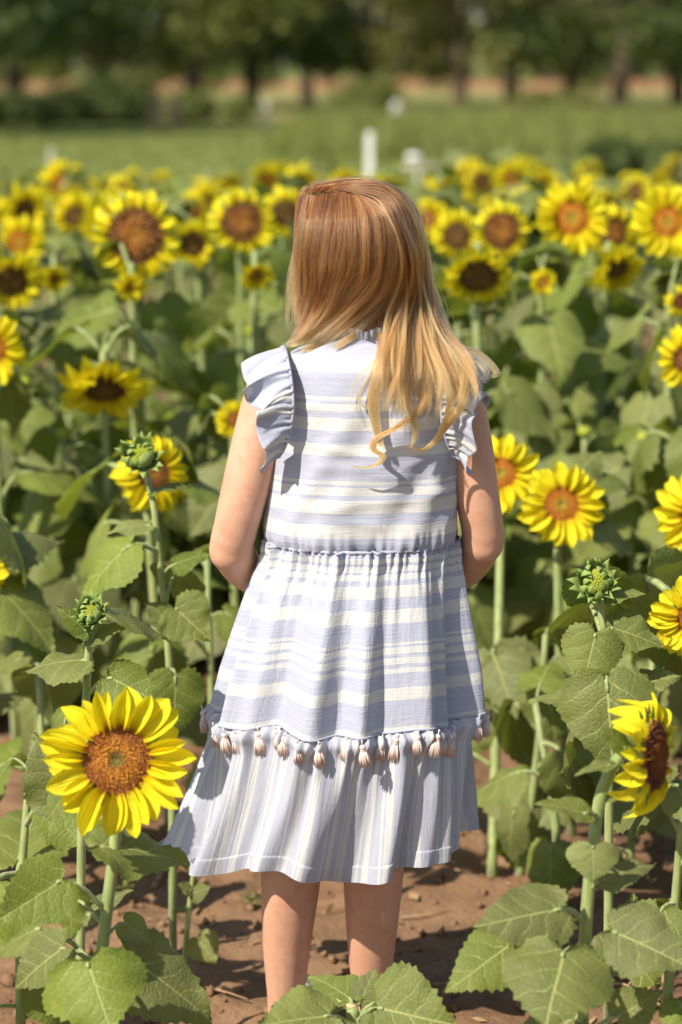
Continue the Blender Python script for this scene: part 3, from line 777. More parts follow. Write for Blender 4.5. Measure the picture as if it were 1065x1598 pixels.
def plant_px(px, py, Y, d_px, kind, direction, seed, label, disc_frac=None, nleaf=11, lean=(0.0, 0.0), detail='hi', leafsize=1.0, rstem=0.0095, group=None, lmesh=None, base=None, lhi=0.80, **kw):
    """a sunflower whose head sits at the given sight line and distance"""
    rng = random.Random(seed)
    c = at(px, py, Y); zc = (c - CAM).dot(FWD)
    d = d_px / F * zc
    kp = kw.get('plen') or KINDS[kind][1]
    rdisc = d / 2 / (0.90 + kp * 0.93) if disc_frac is None else d / 2 * disc_frac
    if disc_frac is not None and 'plen' not in kw: kw['plen'] = (1 / disc_frac - 0.88) / 0.95
    D = Vector(direction).normalized()
    if base is None: bx, by = c.x + lean[0] + rng.uniform(-.03, .03), c.y + lean[1] + rng.uniform(0.0, .06)
    else: bx, by = base
    b = Vector((bx, by, soil_hole(bx, by) - 0.01))
    t = empty('sunflower', b)
    back = c - D * rdisc * 0.55
    hz = Vector((D.x, D.y, 0)) * -0.5 + Vector((0, 0, -1.0))
    n1 = back - D * 0.025 + Vector((0, 0, 0.008 if D.z > -0.3 else 0.03)); n2 = n1 + Vector((-D.x * 0.02, -D.y * 0.02, -0.07))
    mid = b.lerp(n2, 0.5) + Vector((rng.uniform(-.015, .015), rng.uniform(-.015, .015), 0))
    P = stem_obj(t, b, [b, mid, n2, n1, back], rstem * 1.25, rstem * 0.72, 8, 16)
    if D.z < -0.3 and detail != 'far': kw.setdefault('tilt', 0.75); kw.setdefault('curl', True)
    flower(t, c - b, D, rdisc, kind, seed, detail, rng.uniform(0, 6.28), **kw)
    auto_leaves(t, P, nleaf, rng, 0.14, lhi, leafsize, lmesh or (LEAF_HI if detail == 'hi' else LEAF_LO))
    set_label(t, label, group)
    return t, P, b
LAND = [(30, 377, 'the small bright left edge bloom'), (212, 367, 'the largest left bloom'), (378, 346, 'the brown disc bloom beside her head'), (18, 436, 'the nodding left edge bloom'),
        (893, 340, 'the tallest bright right bloom'), (1042, 346, 'the green centred right edge bloom'), (783, 360, 'the round brown disc bloom'), (747, 428, 'the heavy nodding bloom'),
        (164, 603, 'the drooping bloom at left'), (577, 240, 'the bright white post'), (652, 249, 'the white jug'), (400, 560, 'her left shoulder'), (750, 560, 'her right shoulder'),
        (830, 760, 'the paired bright blooms'), (80, 255, 'the thin pale stake'), (1012, 215, 'the dark right edge shrub'), (220, 712, 'the bud before the yellow bloom'),
        (1074, 560, 'the shoulder high right edge bloom'), (-12, 545, 'the shoulder high left edge bloom'), (330, 850, 'her left elbow'), (752, 282, 'the dark far row bloom'), (962, 416, 'the ragged nodding bloom'), (190, 296, 'the bloom above the largest')]
PENDING = []
def label_later(t, px, py, what, group): PENDING.append((t, px, py, what, group))
def resolve_labels():
    cells = {}
    for t, px, py, what, group in PENDING:
        if px < -12 or px > 1077:
            tag(t, what + ' beyond the ' + ('left' if px < 0 else 'right') + ' edge of the view', 'sunflower', group + ', outside'); continue
        d, lx, ly, nm = min((math.hypot(px - x, py - y), x, y, n) for x, y, n in LAND)
        dx, dy = px - lx, py - ly
        w = ('below' if dy > 0 else 'above') if abs(dy) > 2.2 * abs(dx) else ('right of' if dx > 0 else 'left of') if abs(dx) > 2.2 * abs(dy) else (('down ' if dy > 0 else 'up ') + ('right of' if dx > 0 else 'left of'))
        cells.setdefault((what, w, nm, group), []).append((d, t.name, t))
    O = ['nearest', 'second', 'third', 'fourth', 'fifth', 'sixth', 'seventh', 'eighth', 'ninth', 'tenth', 'eleventh', 'twelfth']
    for (what, w, nm, group), L in cells.items():
        L.sort(key=lambda q: q[:2])
        for i, (d, _n, t) in enumerate(L):
            tag(t, (what if len(L) == 1 else O[min(i, 11)] + ' ' + what) + ' ' + w + ' ' + nm, 'sunflower', group)
# ------------------------------------------------------------------ hero plants near the girl
S2 = [
 (240, 740, 4.85, 118, 'mature', (0.30, -0.92, 0.12), 'yellow bloom with orange disc half hidden by a green bud', 0.46, 10, (0.0, 0.0)),
 (877, 787, 4.75, 132, 'bright', (0.02, -1, 0.18), 'bright sunflower with orange ringed disc right of the girl\'s arm', 0.43, 9, (0.03, 0.0)),
 (782, 738, 4.85, 122, 'bright', (-0.1, -1, 0.2), 'bright sunflower partly hidden behind the girl\'s right arm', 0.42, 9, (-0.02, -0.05)),
 (1090, 806, 4.6, 140, 'young', (-0.35, -0.9, 0.12), 'upper of two sunflowers cut by the right frame edge beside the bud', 0.42, 9, (0.03, 0.0)),
 (1084, 966, 3.9, 134, 'young', (-0.25, -0.95, 0.12), 'lower of two sunflowers cut by the right frame edge beside the bud', 0.42, 9, (0.05, 0.05)),
 (-46, 884, 4.4, 118, 'young', (0.1, -1, 0.1), 'sunflower mostly outside the left frame edge with petal tips showing', 0.45, 9, (-0.02, 0.0)),
 (-12, 545, 5.3, 108, 'bright', (0.15, -1, 0.15), 'bright sunflower cut by the left frame edge at shoulder height', 0.42, 11, (0.0, 0.1)),
 (1074, 560, 5.3, 100, 'mature', (-0.25, -0.95, 0.10), 'sunflower cut by the right frame edge at shoulder height', 0.5, 11, (0.0, 0.1)),
 (164, 603, 5.45, 140, 'dark', (0.1, -0.62, -0.72), 'drooping sunflower with face turned down left of the girl\'s shoulder', 0.58, 12, (0.0, 0.15)),
 (366, 655, 5.5, 60, 'young', (0.1, -1, 0.1), 'small bloom peeking out behind the girl\'s left arm', 0.45, 10, (0.0, 0.05)),
]
MID = [
 (30, 377, 7.6, 82, 'bright', (0.1, -1, 0.1), 'small bright bloom with orange disc at the left edge of the field', 0.45),
 (212, 367, 6.0, 140, 'mature', (-0.05, -1, 0.02), 'largest bloom left of the girl with wide orange brown disc', 0.66),
 (378, 346, 6.7, 104, 'mature', (0.1, -1, 0.05), 'bloom with wide brown disc just left of the girl\'s head', 0.66),
 (18, 436, 6.3, 100, 'dark', (0.1, -0.85, -0.45), 'dark faced nodding bloom below the small bright one at left edge', 0.62),
 (302, 378, 7.0, 78, 'dark', (-0.1, -0.85, -0.4), 'dark nodding bloom between the two wide brown discs left', 0.62),
 (118, 337, 8.3, 72, 'dark', (0.0, -1, 0.0), 'dark centred bloom left of the largest left hand bloom', 0.5),
 (40, 326, 8.0, 84, 'dark', (0.0, -0.9, -0.3), 'dark bloom above the small bright one at the left edge', 0.5),
 (190, 296, 9.4, 60, 'mature', (0.05, -1, 0.1), 'bloom rising directly above the largest left hand bloom', 0.45),
 (446, 332, 7.4, 78, 'dark', (0.1, -0.95, -0.2), 'dark bloom touching the left side of the girl\'s head', 0.6),
 (318, 318, 8.8, 64, 'dark', (0.0, -1, -0.1), 'small dark bloom up left of the brown disc beside the girl', 0.5),
 (893, 340, 6.4, 118, 'bright', (0.0, -1, 0.08), 'tallest bright yellow bloom with orange disc right of the girl', 0.46),
 (956, 362, 6.9, 82, 'mature', (0.35, -0.92, 0.05), 'brown disc bloom tucked behind the tallest bright one', 0.6),
 (1042, 346, 6.3, 116, 'bright', (-0.05, -1, 0.05), 'bright bloom with green centre at the right edge of the field', 0.42),
 (783, 360, 6.7, 92, 'mature', (0.0, -1, 0.0), 'round bloom with wide orange brown disc right of the girl\'s head', 0.68),
 (714, 368, 6.9, 80, 'dark', (-0.1, -1, -0.1), 'dark centred bloom closest to the girl\'s hair on the right', 0.6),
 (747, 428, 5.9, 112, 'dark', (0.0, -0.72, -0.55), 'heavy nodding bloom with green back below the dark centred one', 0.66),
 (962, 416, 6.3, 92, 'dark', (0.3, -0.75, -0.5), 'nodding bloom with ragged petals below the tallest bright one', 0.5),
 (668, 342, 7.8, 70, 'young', (0.0, -1, 0.1), 'yellow bloom half behind the girl\'s hair on the right', 0.4),
 (1062, 470, 5.7, 52, 'seed', (0.3, -0.8, 0.0), 'small orange bloom low at the right edge of the field', 0.5),
 (204, 446, 5.9, 52, 'young', (0.0, -0.8, -0.4), 'small withered bloom hanging below the largest left hand bloom', 0.4),
 (848, 440, 6.0, 44, 'young', (0.0, -0.9, 0.0), 'tiny opening bloom low beneath the tallest bright one', 0.4),
 (400, 428, 6.2, 58, 'young', (0.1, -0.8, -0.5), 'low nodding bloom left of the girl\'s cheek', 0.45),
 (85, 432, 6.6, 52, 'young', (0.1, -0.8, -0.5), 'small nodding bloom between dark nodding one and largest left bloom', 0.45),
 (752, 282, 11.0, 56, 'dark', (0.0, -0.95, -0.25), 'dark bloom standing out in the far rows right of the girl', 0.58),
]
PROTECT += [(q[0], q[1], q[3] / 2, q[2]) for q in S2] + [(q[0], q[1], q[3] / 2, q[2]) for q in MID]
PROTECT += [(183, 1187, 118, 3.2), (1012, 1188, 80, 3.15), (142, 957, 30, 3.62), (220, 712, 34, 4.15), (930, 908, 34, 3.78), (577, 240, 40, 21.0)]
def lp(t, b, P, Y0, f, bpx, tpx, facing, ratio=0.45, seed=0, dy=(0.0, 0.0), droop=0.2, lean=0.0, yellow=False):
    """leaf given by sight lines of blade base and tip; dy = depth offsets from the stem"""
    D = [P[0].lerp(P[1], 0)]
    cand = []
    for k in range(len(P) - 1):
        for q in (0, .25, .5, .75): cand.append(P[k].lerp(P[k + 1], q) + b)
    sp = min(cand, key=lambda c: abs(proj(c)[1] - bpx[1] - 14 - 0.42 * abs(proj(c)[0] - bpx[0])))
    B = at(bpx[0], bpx[1], sp.y + dy[0]); T = at(tpx[0], tpx[1], sp.y + dy[1])
    hand_leaf(t, b, sp, B, T, facing, ratio, seed, droop, lean, yellow)

# big bloom in the left foreground
t, P, b = plant_px(183, 1187, 3.20, 236, 'young', (0.06, -1, 0.30), 11, 'large open sunflower in the left foreground beside the girl\'s skirt hem', disc_frac=0.475, nleaf=0,
                   rstem=0.0082, base=(-0.385, 3.27), n=31)
lp(t, b, P, 3.2, 0.42, (137, 1505), (176, 1618), 0.85, 0.70, 21, (-0.09, -0.15), 0.1, 0.1)
lp(t, b, P, 3.2, 0.62, (94, 1376), (-12, 1440), 0.80, 0.45, 22, (-0.05, -0.10), 0.1)
lp(t, b, P, 3.2, 0.70, (157, 1322), (305, 1346), 0.35, 0.34, 23, (-0.01, 0.05), 0.22)
lp(t, b, P, 3.2, 0.52, (137, 1428), (210, 1386), 0.35, 0.34, 24, (0.03, 0.04), 0.2)
lp(t, b, P, 3.2, 0.60, (110, 1400), (112, 1470), 0.95, 0.42, 25, (0.03, 0.03), 0.1)
lp(t, b, P, 3.2, 0.40, (98, 1480), (18, 1545), 0.5, 0.45, 26, (0.0, 0.0), 0.2)
lp(t, b, P, 3.2, 0.38, (60, 1450), (-20, 1500), 0.3, 0.4, 27, (0.06, 0.10), 0.2)
lp(t, b, P, 3.2, 0.36, (205, 1498), (340, 1600), 0.40, 0.42, 28, (0.02, 0.04), 0.15)
lp(t, b, P, 3.2, 0.80, (100, 1250), (50, 1140), 0.75, 0.44, 29, (0.08, 0.09), 0.1)
lp(t, b, P, 3.2, 0.80, (105, 1235), (68, 1285), 0.6, 0.36, 30, (0.06, 0.03), 0.2)
lp(t, b, P, 3.2, 0.48, (195, 1440), (238, 1478), 0.8, 0.42, 31, (0.04, 0.04), 0.2, 0, True)
lp(t, b, P, 3.2, 0.30, (130, 1600), (250, 1640), 0.3, 0.42, 32, (0.0, 0.05), 0.2)

# side-on bloom in the right foreground
c = at(1020, 1180, 3.15)
t = empty('sunflower', Vector((at(905, 1700, 3.2).x, 3.18, -0.01))); b = t.location.copy()
P = stem_obj(t, b, [b, at(912, 1500, 3.17), at(930, 1290, 3.16), at(948, 1215, 3.16), at(975, 1172, 3.155), at(993, 1172, 3.15)], 0.0096, 0.0078, 10, 24)
flower(t, c - b, (0.90, -0.43, 0.08), 0.049, 'seed', 15, 'hi', 0.3, plen=0.92, n=27, tilt=-0.25, ragged=0.04)
lp(t, b, P, 3.2, 0.78, (926, 1322), (925, 1381), 0.95, 0.72, 41, (-0.05, -0.06), 0.1)
lp(t, b, P, 3.2, 0.84, (915, 1270), (832, 1252), 0.35, 0.30, 42, (-0.04, -0.05), 0.15)
lp(t, b, P, 3.2, 0.64, (872, 1420), (735, 1446), 0.62, 0.40, 43, (-0.06, -0.10), 0.15)
lp(t, b, P, 3.2, 0.52, (880, 1488), (850, 1612), 0.85, 0.66, 44, (-0.12, -0.20), 0.1, -0.05)
lp(t, b, P, 3.2, 0.58, (800, 1472), (692, 1550), 0.6, 0.40, 45, (-0.02, -0.06), 0.1)
lp(t, b, P, 3.2, 0.60, (958, 1455), (1082, 1512), 0.65, 0.50, 46, (-0.05, -0.10), 0.15, 0.1)
lp(t, b, P, 3.2, 0.70, (940, 1375), (1026, 1345), 0.25, 0.32, 47, (-0.02, 0.02), 0.2)
lp(t, b, P, 3.2, 0.40, (968, 1586), (1035, 1545), 0.7, 0.48, 48, (-0.02, -0.02), 0.15)
lp(t, b, P, 3.2, 0.94, (976, 1168), (938, 1130), 0.6, 0.30, 49, (-0.02, -0.03), 0.2)
lp(t, b, P, 3.2, 0.90, (952, 1194), (895, 1208), 0.3, 0.26, 50, (-0.02, -0.03), 0.25)
lp(t, b, P, 3.2, 0.88, (952, 1246), (990, 1222), 0.2, 0.25, 51, (0.0, 0.0), 0.2)
lp(t, b, P, 3.2, 0.50, (985, 1480), (990, 1390), 0.55, 0.4, 52, (0.07, 0.09), 0.2)
lp(t, b, P, 3.2, 0.42, (900, 1590), (780, 1640), 0.4, 0.45, 53, (0.0, 0.02), 0.2)
set_label(t, 'sunflower seen side-on at the right edge with curled petals and hairy stem')

# plant with its head cut off, in front of the girl's shoes
bx = at(556, 1700, 3.28).x; b = Vector((bx, 3.28, -0.01)); t = empty('sunflower', b)
P = stem_obj(t, b, [b, at(556, 1640, 3.28), at(549, 1571, 3.28)], 0.0105, 0.0095, 10, 10)
CUT = simple_mat('cut_pith', (0.62, 0.50, 0.28), 0.8, 0.1, 0.4, 300, (0.5, 0.36, 0.18))
v, f = tube([P[-1], P[-1] + Vector((0, 0, 0.003))], [0.0085, 0.008], 10); obj('cut_end', mesh('cut_end', v, f, [CUT]), t)
lp(t, b, P, 3.2, 0.80, (512, 1586), (400, 1602), 0.55, 0.52, 61, (-0.06, -0.10), 0.1)
lp(t, b, P, 3.2, 0.84, (592, 1574), (716, 1600), 0.70, 0.58, 62, (-0.05, -0.09), 0.1)
lp(t, b, P, 3.2, 0.90, (528, 1562), (420, 1572), 0.25, 0.42, 63, (0.02, 0.05), 0.2)
lp(t, b, P, 3.2, 0.95, (562, 1566), (588, 1508), 0.60, 0.40, 64, (0.02, 0.05), 0.2)
lp(t, b, P, 3.2, 0.92, (548, 1560), (478, 1520), 0.35, 0.42, 65, (0.02, 0.08), 0.2)
lp(t, b, P, 3.2, 0.70, (560, 1600), (600, 1680), 0.6, 0.5, 66, (-0.06, -0.1), 0.2)
lp(t, b, P, 3.2, 0.88, (600, 1560), (672, 1545), 0.3, 0.42, 67, (0.0, 0.04), 0.2)
set_label(t, 'low sunflower plant with its head cut off, in front of the girl\'s legs')

# budding plants
def bud_plant(px, py, Y, r_px, base_px, mids, label, seed, d=(0.0, -0.75, 0.65), nleaf=7, leafsize=0.75, rs=0.0062, lo=0.25, hi=0.95):
    c = at(px, py, Y); r = r_px / F * (c - CAM).dot(FWD); rng = random.Random(seed)
    g = at(base_px[0], base_px[1], Y); bx = g.x; b = Vector((bx, Y + 0.02, soil_hole(bx, Y + 0.02) - 0.01)); t = empty('sunflower', b)
    D = Vector(d).normalized()
    pts = [b] + [at(x, y, Y + 0.01) for x, y in mids] + [c - D * r * 1.1 - Vector((0, 0, r * 0.35)), c - D * r * 0.4]
    P = stem_obj(t, b, pts, rs * 1.2, rs * 0.75, 8, 18)
    h = bud(t, c - b, D, r, seed); h.scale = (r * rng.uniform(.93, 1.1), r * rng.uniform(.93, 1.1), r * rng.uniform(.9, 1.1))
    auto_leaves(t, P, nleaf, rng, lo, hi, leafsize)
    set_label(t, label); return t, P, b
t, P, b = bud_plant(142, 957, 3.62, 20, (118, 1500), [(128, 1240), (135, 1080), (139, 1010)], 'sunflower with closed green bud rising just behind the large open bloom', 71, nleaf=3, leafsize=0.6)
lp(t, b, P, 3.6, 0.80, (133, 1030), (28, 1048), 0.30, 0.42, 72, (0.0, 0.02), 0.2)
lp(t, b, P, 3.6, 0.78, (172, 1058), (248, 1098), 0.62, 0.52, 73, (-0.02, -0.05), 0.15)
lp(t, b, P, 3.6, 0.90, (138, 1000), (205, 975), 0.25, 0.36, 74, (0.0, 0.0), 0.2)
lp(t, b, P, 3.6, 0.92, (134, 985), (88, 945), 0.5, 0.34, 75, (-0.02, -0.02), 0.2)
lp(t, b, P, 3.6, 0.60, (126, 1150), (40, 1200), 0.4, 0.42, 76, (0.0, 0.0), 0.2)
t, P, b = bud_plant(220, 712, 4.15, 23, (268, 1420), [(268, 1140), (262, 1000), (250, 880), (240, 790)], 'tall thin sunflower with round green bud overlapping a yellow bloom', 77, (-0.15, -0.85, 0.5), nleaf=5, leafsize=0.7, lo=0.1, hi=0.7)
lp(t, b, P, 4.1, 0.66, (275, 950), (330, 1000), 0.85, 0.62, 78, (-0.06, -0.08), 0.1)
lp(t, b, P, 4.1, 0.66, (262, 965), (225, 940), 0.7, 0.50, 79, (-0.05, -0.05), 0.1)
lp(t, b, P, 4.1, 0.74, (275, 880), (332, 862), 0.45, 0.42, 80, (0.0, 0.0), 0.2)
lp(t, b, P, 4.1, 0.92, (238, 768), (302, 755), 0.15, 0.28, 81, (0.0, 0.0), 0.2)
lp(t, b, P, 4.1, 0.86, (232, 820), (160, 830), 0.3, 0.3, 82, (0.0, 0.0), 0.3)
t, P, b = bud_plant(930, 908, 3.78, 24, (955, 1420), [(951, 1180), (946, 1060), (941, 970)], 'sunflower with spiky closed bud right of the girl, below the paired blooms', 83, (-0.1, -0.9, 0.4), nleaf=5, leafsize=0.75, lo=0.1, hi=0.62)
lp(t, b, P, 4.1, 0.82, (930, 990), (905, 1080), 0.85, 0.52, 84, (-0.05, -0.07), 0.1)
lp(t, b, P, 4.1, 0.90, (950, 930), (1010, 925), 0.35, 0.36, 85, (0.0, -0.02), 0.2)
lp(t, b, P, 4.1, 0.80, (955, 980), (1040, 1010), 0.55, 0.42, 86, (-0.01, -0.02), 0.2)
lp(t, b, P, 4.1, 0.68, (970, 1080), (1065, 1050), 0.4, 0.42, 87, (0.0, 0.0), 0.2)
lp(t, b, P, 4.1, 0.64, (905, 1095), (822, 1090), 0.15, 0.42, 88, (0.0, 0.02), 0.2)

# low seedling left of the girl's legs
b = ground_at(284, 1535); b.z = soil_hole(b.x, b.y) - 0.01; t = empty('sunflower', b)
P = stem_obj(t, b, [b, at(292, 1450, b.y), at(300, 1380, b.y), at(306, 1335, b.y), at(312, 1310, b.y)], 0.0055, 0.0035, 7, 14)
lp(t, b, P, 4, 0.55, (310, 1465), (338, 1508), 0.9, 0.55, 91, (-0.02, -0.03), 0.1, 0, True)
lp(t, b, P, 4, 0.72, (300, 1395), (330, 1385), 0.6, 0.52, 92, (-0.01, -0.02), 0.1)
lp(t, b, P, 4, 0.72, (298, 1390), (276, 1380), 0.5, 0.5, 93, (-0.01, -0.02), 0.1)
lp(t, b, P, 4, 0.88, (338, 1322), (420, 1322), 0.45, 0.36, 94, (0.0, 0.0), 0.1)
lp(t, b, P, 4, 0.65, (290, 1418), (268, 1424), 0.3, 0.4, 95, (0, 0), 0.1)
set_label(t, 'small thin sunflower seedling with a yellowing leaf left of the girl\'s legs')

# ------------------------------------------------------------------ second row, just behind the girl
for i, (px, py, Y, d, kind, D, lab, fr, nl, ln) in enumerate(S2):
    t, P, b = plant_px(px, py, Y, d, kind, D, 500 + i, lab, fr, nl if i != 2 else 5, ln, 'hi', 0.90, 0.0085, lhi=0.76, base=(g0.x, g0.y) if i == 2 else None)
    if i == 2:
        lp(t, b, P, Y, 0, (772, 1028), (832, 1122), 0.85, 0.62, 101, (-0.07, -0.10), 0.1)
        lp(t, b, P, Y, 0, (800, 1228), (818, 1312), 0.85, 0.60, 102, (-0.07, -0.10), 0.1, 0, True)
        lp(t, b, P, Y, 0, (815, 1085), (905, 1105), 0.2, 0.45, 103, (0.0, 0.02), 0.2)
        lp(t, b, P, Y, 0, (862, 1262), (806, 1338), 0.4, 0.42, 104, (-0.04, -0.08), 0.15)
        lp(t, b, P, Y, 0, (748, 1130), (728, 1190), 0.7, 0.5, 105, (0.0, 0.0), 0.15)

# leafy plants filling the second row
rng = random.Random(21)
def filler(x, y, h, label, group, nleaf, size, lmesh, seed, budded=True):
    r = random.Random(seed); b = Vector((x, y, soil_hole(x, y) - 0.01)); t = empty('sunflower', b)
    top = Vector((x + r.uniform(-.05, .05), y + r.uniform(-.05, .05), h))
    P = stem_obj(t, b, [b, b.lerp(top, .5) + Vector((r.uniform(-.02, .02), r.uniform(-.02, .02), 0)), top], 0.0095, 0.006, 6, 8)
    auto_leaves(t, P, nleaf, r, 0.12, 1.0, size, lmesh)
    if budded:
        o = obj('bud', BUD_ME, t, top - b + Vector((0, 0, .012))); o.scale = (.022,) * 3
    if group: label_later(t, *proj((x, y, h * 0.75)), label, group)
    else: tag(t, label, 'sunflower', group)
FILL_NEAR = [(815, 1000, 4.62, 0.50, 'leafy stem with large heart shaped leaves right of the skirt, not in bloom'), (330, 940, 4.75, 0.62, 'leafy stem without bloom beside the girl\'s left elbow'),
             (985, 1060, 4.55, 0.50, 'leafy stem without bloom behind the spiky bud on the right'),
             (95, 1030, 4.35, 0.50, 'leafy stem without bloom between the left frame edge and the budding plant'), (20, 1130, 3.75, 0.48, 'leafy stem without bloom at the left edge beside the big bloom'), (1050, 1180, 3.85, 0.42, 'leafy stem without bloom at the right edge behind the side-on flower'),
             (880, 1120, 4.4, 0.40, 'low leafy stem without bloom behind the side-on flower\'s leaves')]
for i, (px, py, Y, h, lab) in enumerate(FILL_NEAR):
    p = at(px, py, Y); filler(p.x, Y, h, lab, None, 6, 0.80, LEAF_HI, 900 + i, False)

# ------------------------------------------------------------------ blooms of the dense field
for i, (px, py, Y, d, kind, D, lab, fr) in enumerate(MID):
    plant_px(px, py, Y, d, kind, D, 700 + i, lab, fr, 17 if Y < 8 else 8, (0.0, 0.08), 'mid' if Y < 8.9 else 'far', 0.94 if Y < 8 else 0.75, 0.009, 'blooms of the dense sunflower field', LEAF_LO)
rng = random.Random(33)
n = 0
for k in range(400):
    if n >= 78: break
    Y = rng.uniform(5.4, 8.4); x = rng.uniform(-1, 1) * (0.155 * Y + 0.45)
    if Y < 6.1 and abs(x - 0.05) < 0.16 and rng.random() < 0.5: continue
    h = rng.uniform(0.50, 0.80)
    filler(x, Y, h, 'leafy plant without bloom', 'leafy plants inside the field', 14, 0.98, LEAF_LO, 1500 + k, True); n += 1
FAR_LAB = {'dark': 'small blurred dark centred bloom', 'mature': 'small blurred brown centred bloom', 'young': 'small blurred golden centred bloom'}
rng = random.Random(44); placed = []
tries = 0
while len(placed) < 155 and tries < 9000:
    tries += 1
    px = rng.uniform(-130, 1195); f = (px + 130) / 1325
    ymin = 294 - 42 * f; py = ymin + (350 - ymin) * rng.random() ** 1.1
    z = rng.uniform(0.93, 1.10)
    d = ray(px, py); s = (z - CAM.z) / d.z; Y = d.y * s
    if not 7.9 < Y < 17.5 or (540 < px < 690 and py < 288): continue
    p = CAM + d * s
    if any((p.x - q[0]) ** 2 + (p.y - q[1]) ** 2 < 0.20 ** 2 for q in placed): continue
    placed.append((p.x, p.y))
    kind = rng.choice(['dark', 'dark', 'mature', 'young', 'young'])
    zc = (p - CAM).dot(FWD); dia = rng.uniform(0.13, 0.205)
    D = (rng.gauss(0, .55), -1, rng.uniform(-1.3, 0.15))
    tt, _P, _b = plant_px(px, py, Y, dia * F / zc, kind, D, 2000 + len(placed), FAR_LAB[kind], rng.uniform(0.42, 0.56), 7, (0, 0.03), 'far', 0.66, 0.008, 'blooms of the far rows', LEAF_LO, lhi=0.56)
    label_later(tt, px, py, FAR_LAB[kind], 'blooms of the far rows')
resolve_labels()

# ------------------------------------------------------------------ the field goes on past both sides of the view
def field_rest():
    rng = random.Random(909); VV, FF, UU, MI = [], [], [], []; off = 0
    cache = {}
    def data(me, remap):
        if me.name not in cache:
            n = len(me.vertices); co = np.empty(n * 3, np.float32); me.vertices.foreach_get('co', co); li = np.empty(len(me.loops), np.int32); me.loops.foreach_get('vertex_index', li)
            uvv = np.zeros((n, 2), np.float32)
            if me.uv_layers:
                u = np.empty(len(me.loops) * 2, np.float32); me.uv_layers[0].data.foreach_get('uv', u); uvv[li] = u.reshape(-1, 2)
            cache[me.name] = (co.reshape(-1, 3), uvv, [tuple(p.vertices) for p in me.polygons], [remap[p.material_index] for p in me.polygons])
        return cache[me.name]
    def put(me, M, remap):
        nonlocal off
        co, uvv, fs, ms = data(me, remap); A = np.array(M)
        VV.append(co @ A[:3, :3].T + A[:3, 3]); UU.append(uvv); FF.extend([tuple(i + off for i in f) for f in fs]); MI.extend(ms); off += len(co)
    for k in range(120):
        Y = 4.7 + 9.5 * rng.random(); side = rng.choice((-1, 1)); x = side * (0.155 * Y + 0.50 + rng.uniform(0, 1.7)); h = rng.uniform(0.75, 1.1)
        b = Vector((x, Y, soil_h(x, Y) - 0.01))
        v, f = tube([b, b + Vector((rng.uniform(-.03, .03), 0, h * .5)), b + Vector((0, -0.01, h))], [0.010, 0.008, 0.006], 6)
        VV.append(np.array([tuple(q) for q in v], np.float32)); UU.append(np.zeros((len(v), 2), np.float32)); FF.extend([tuple(i + off for i in q) for q in f]); MI.extend([1] * len(f)); off += len(v)
        a = rng.uniform(0, 6.28)
        for j in range(9):
            a += 2.4 + rng.uniform(-.3, .3); z = h * (0.12 + 0.72 * j / 8); sc = rng.uniform(0.75, 1.15) * (1.05 - 0.4 * j / 8)
            M = Matrix.Translation(b + Vector((0, 0, z))) @ Quaternion((1, 0, 0), rng.gauss(0.38, 0.2)).to_matrix().to_4x4() @ Matrix.Rotation(a, 4, 'Z') @ Matrix.Scale(sc, 4)
            put(rng.choice(LEAF_LO), M, (0, 1))
        D = Vector((rng.gauss(0, .4), -1, rng.uniform(-.6, .2))).normalized(); kd = rng.choice(('young', 'mature'))
        M = Matrix.Translation(b + Vector((0, -0.02, h + 0.01))) @ D.to_track_quat('Z', 'Y').to_matrix().to_4x4() @ Matrix.Scale(rng.uniform(0.038, 0.055), 4)
        put(ring(kd, k % 3), M, (2,)); put(DISC_LO[kd], M, (3 if kd == 'young' else 4,)); put(CALYX, M, (5,))
    me = bpy.data.meshes.new('sunflower_field'); me.from_pydata(np.concatenate(VV).tolist(), [], FF)
    for m in (LEAF, STEM, PETAL, DISC['young'], DISC['mature'], BRACT): me.materials.append(m)
    me.polygons.foreach_set('material_index', np.array(MI, np.int32)); me.polygons.foreach_set('use_smooth', np.ones(len(MI), bool))
    ul = me.uv_layers.new(name='UVMap'); li = np.empty(len(me.loops), np.int32); me.loops.foreach_get('vertex_index', li); ul.data.foreach_set('uv', np.concatenate(UU)[li].ravel())
    tag(obj('sunflower_field', me), 'rest of the sunflower field past both sides of the view', 'sunflowers', kind='stuff')
field_rest()

# ------------------------------------------------------------------ small things on the soil
DRYLEAF = simple_mat('dry_leaf', (0.36, 0.24, 0.13), 0.85, 0.1, 0.4, 60, (0.24, 0.15, 0.08))
rng = random.Random(61); V, Fc = [], []
for _ in range(260):
    x = rng.uniform(-1.2, 1.2); y = rng.uniform(3.7, 6.0); a = rng.uniform(0, 6.28); s_ = rng.uniform(0.006, 0.022); z = soil_hole(x, y) + 0.003; i0 = len(V)
    u = Vector((math.cos(a), math.sin(a), rng.uniform(-.2, .2))) * s_; w = Vector((-math.sin(a), math.cos(a), rng.uniform(-.3, .3))) * s_ * rng.uniform(.2, .5); c = Vector((x, y, z))
    V += [c - u, c - w + Vector((0, 0, s_ * .3)), c + u + Vector((0, 0, s_ * .3)), c + w]; Fc.append((i0, i0 + 1, i0 + 2, i0 + 3))
tag(obj('leaf_litter', mesh('leaf_litter', V, Fc, [DRYLEAF], smooth=False)), 'dry leaf crumbs scattered over the brown soil', 'litter', kind='stuff')
V, Fc = [], []
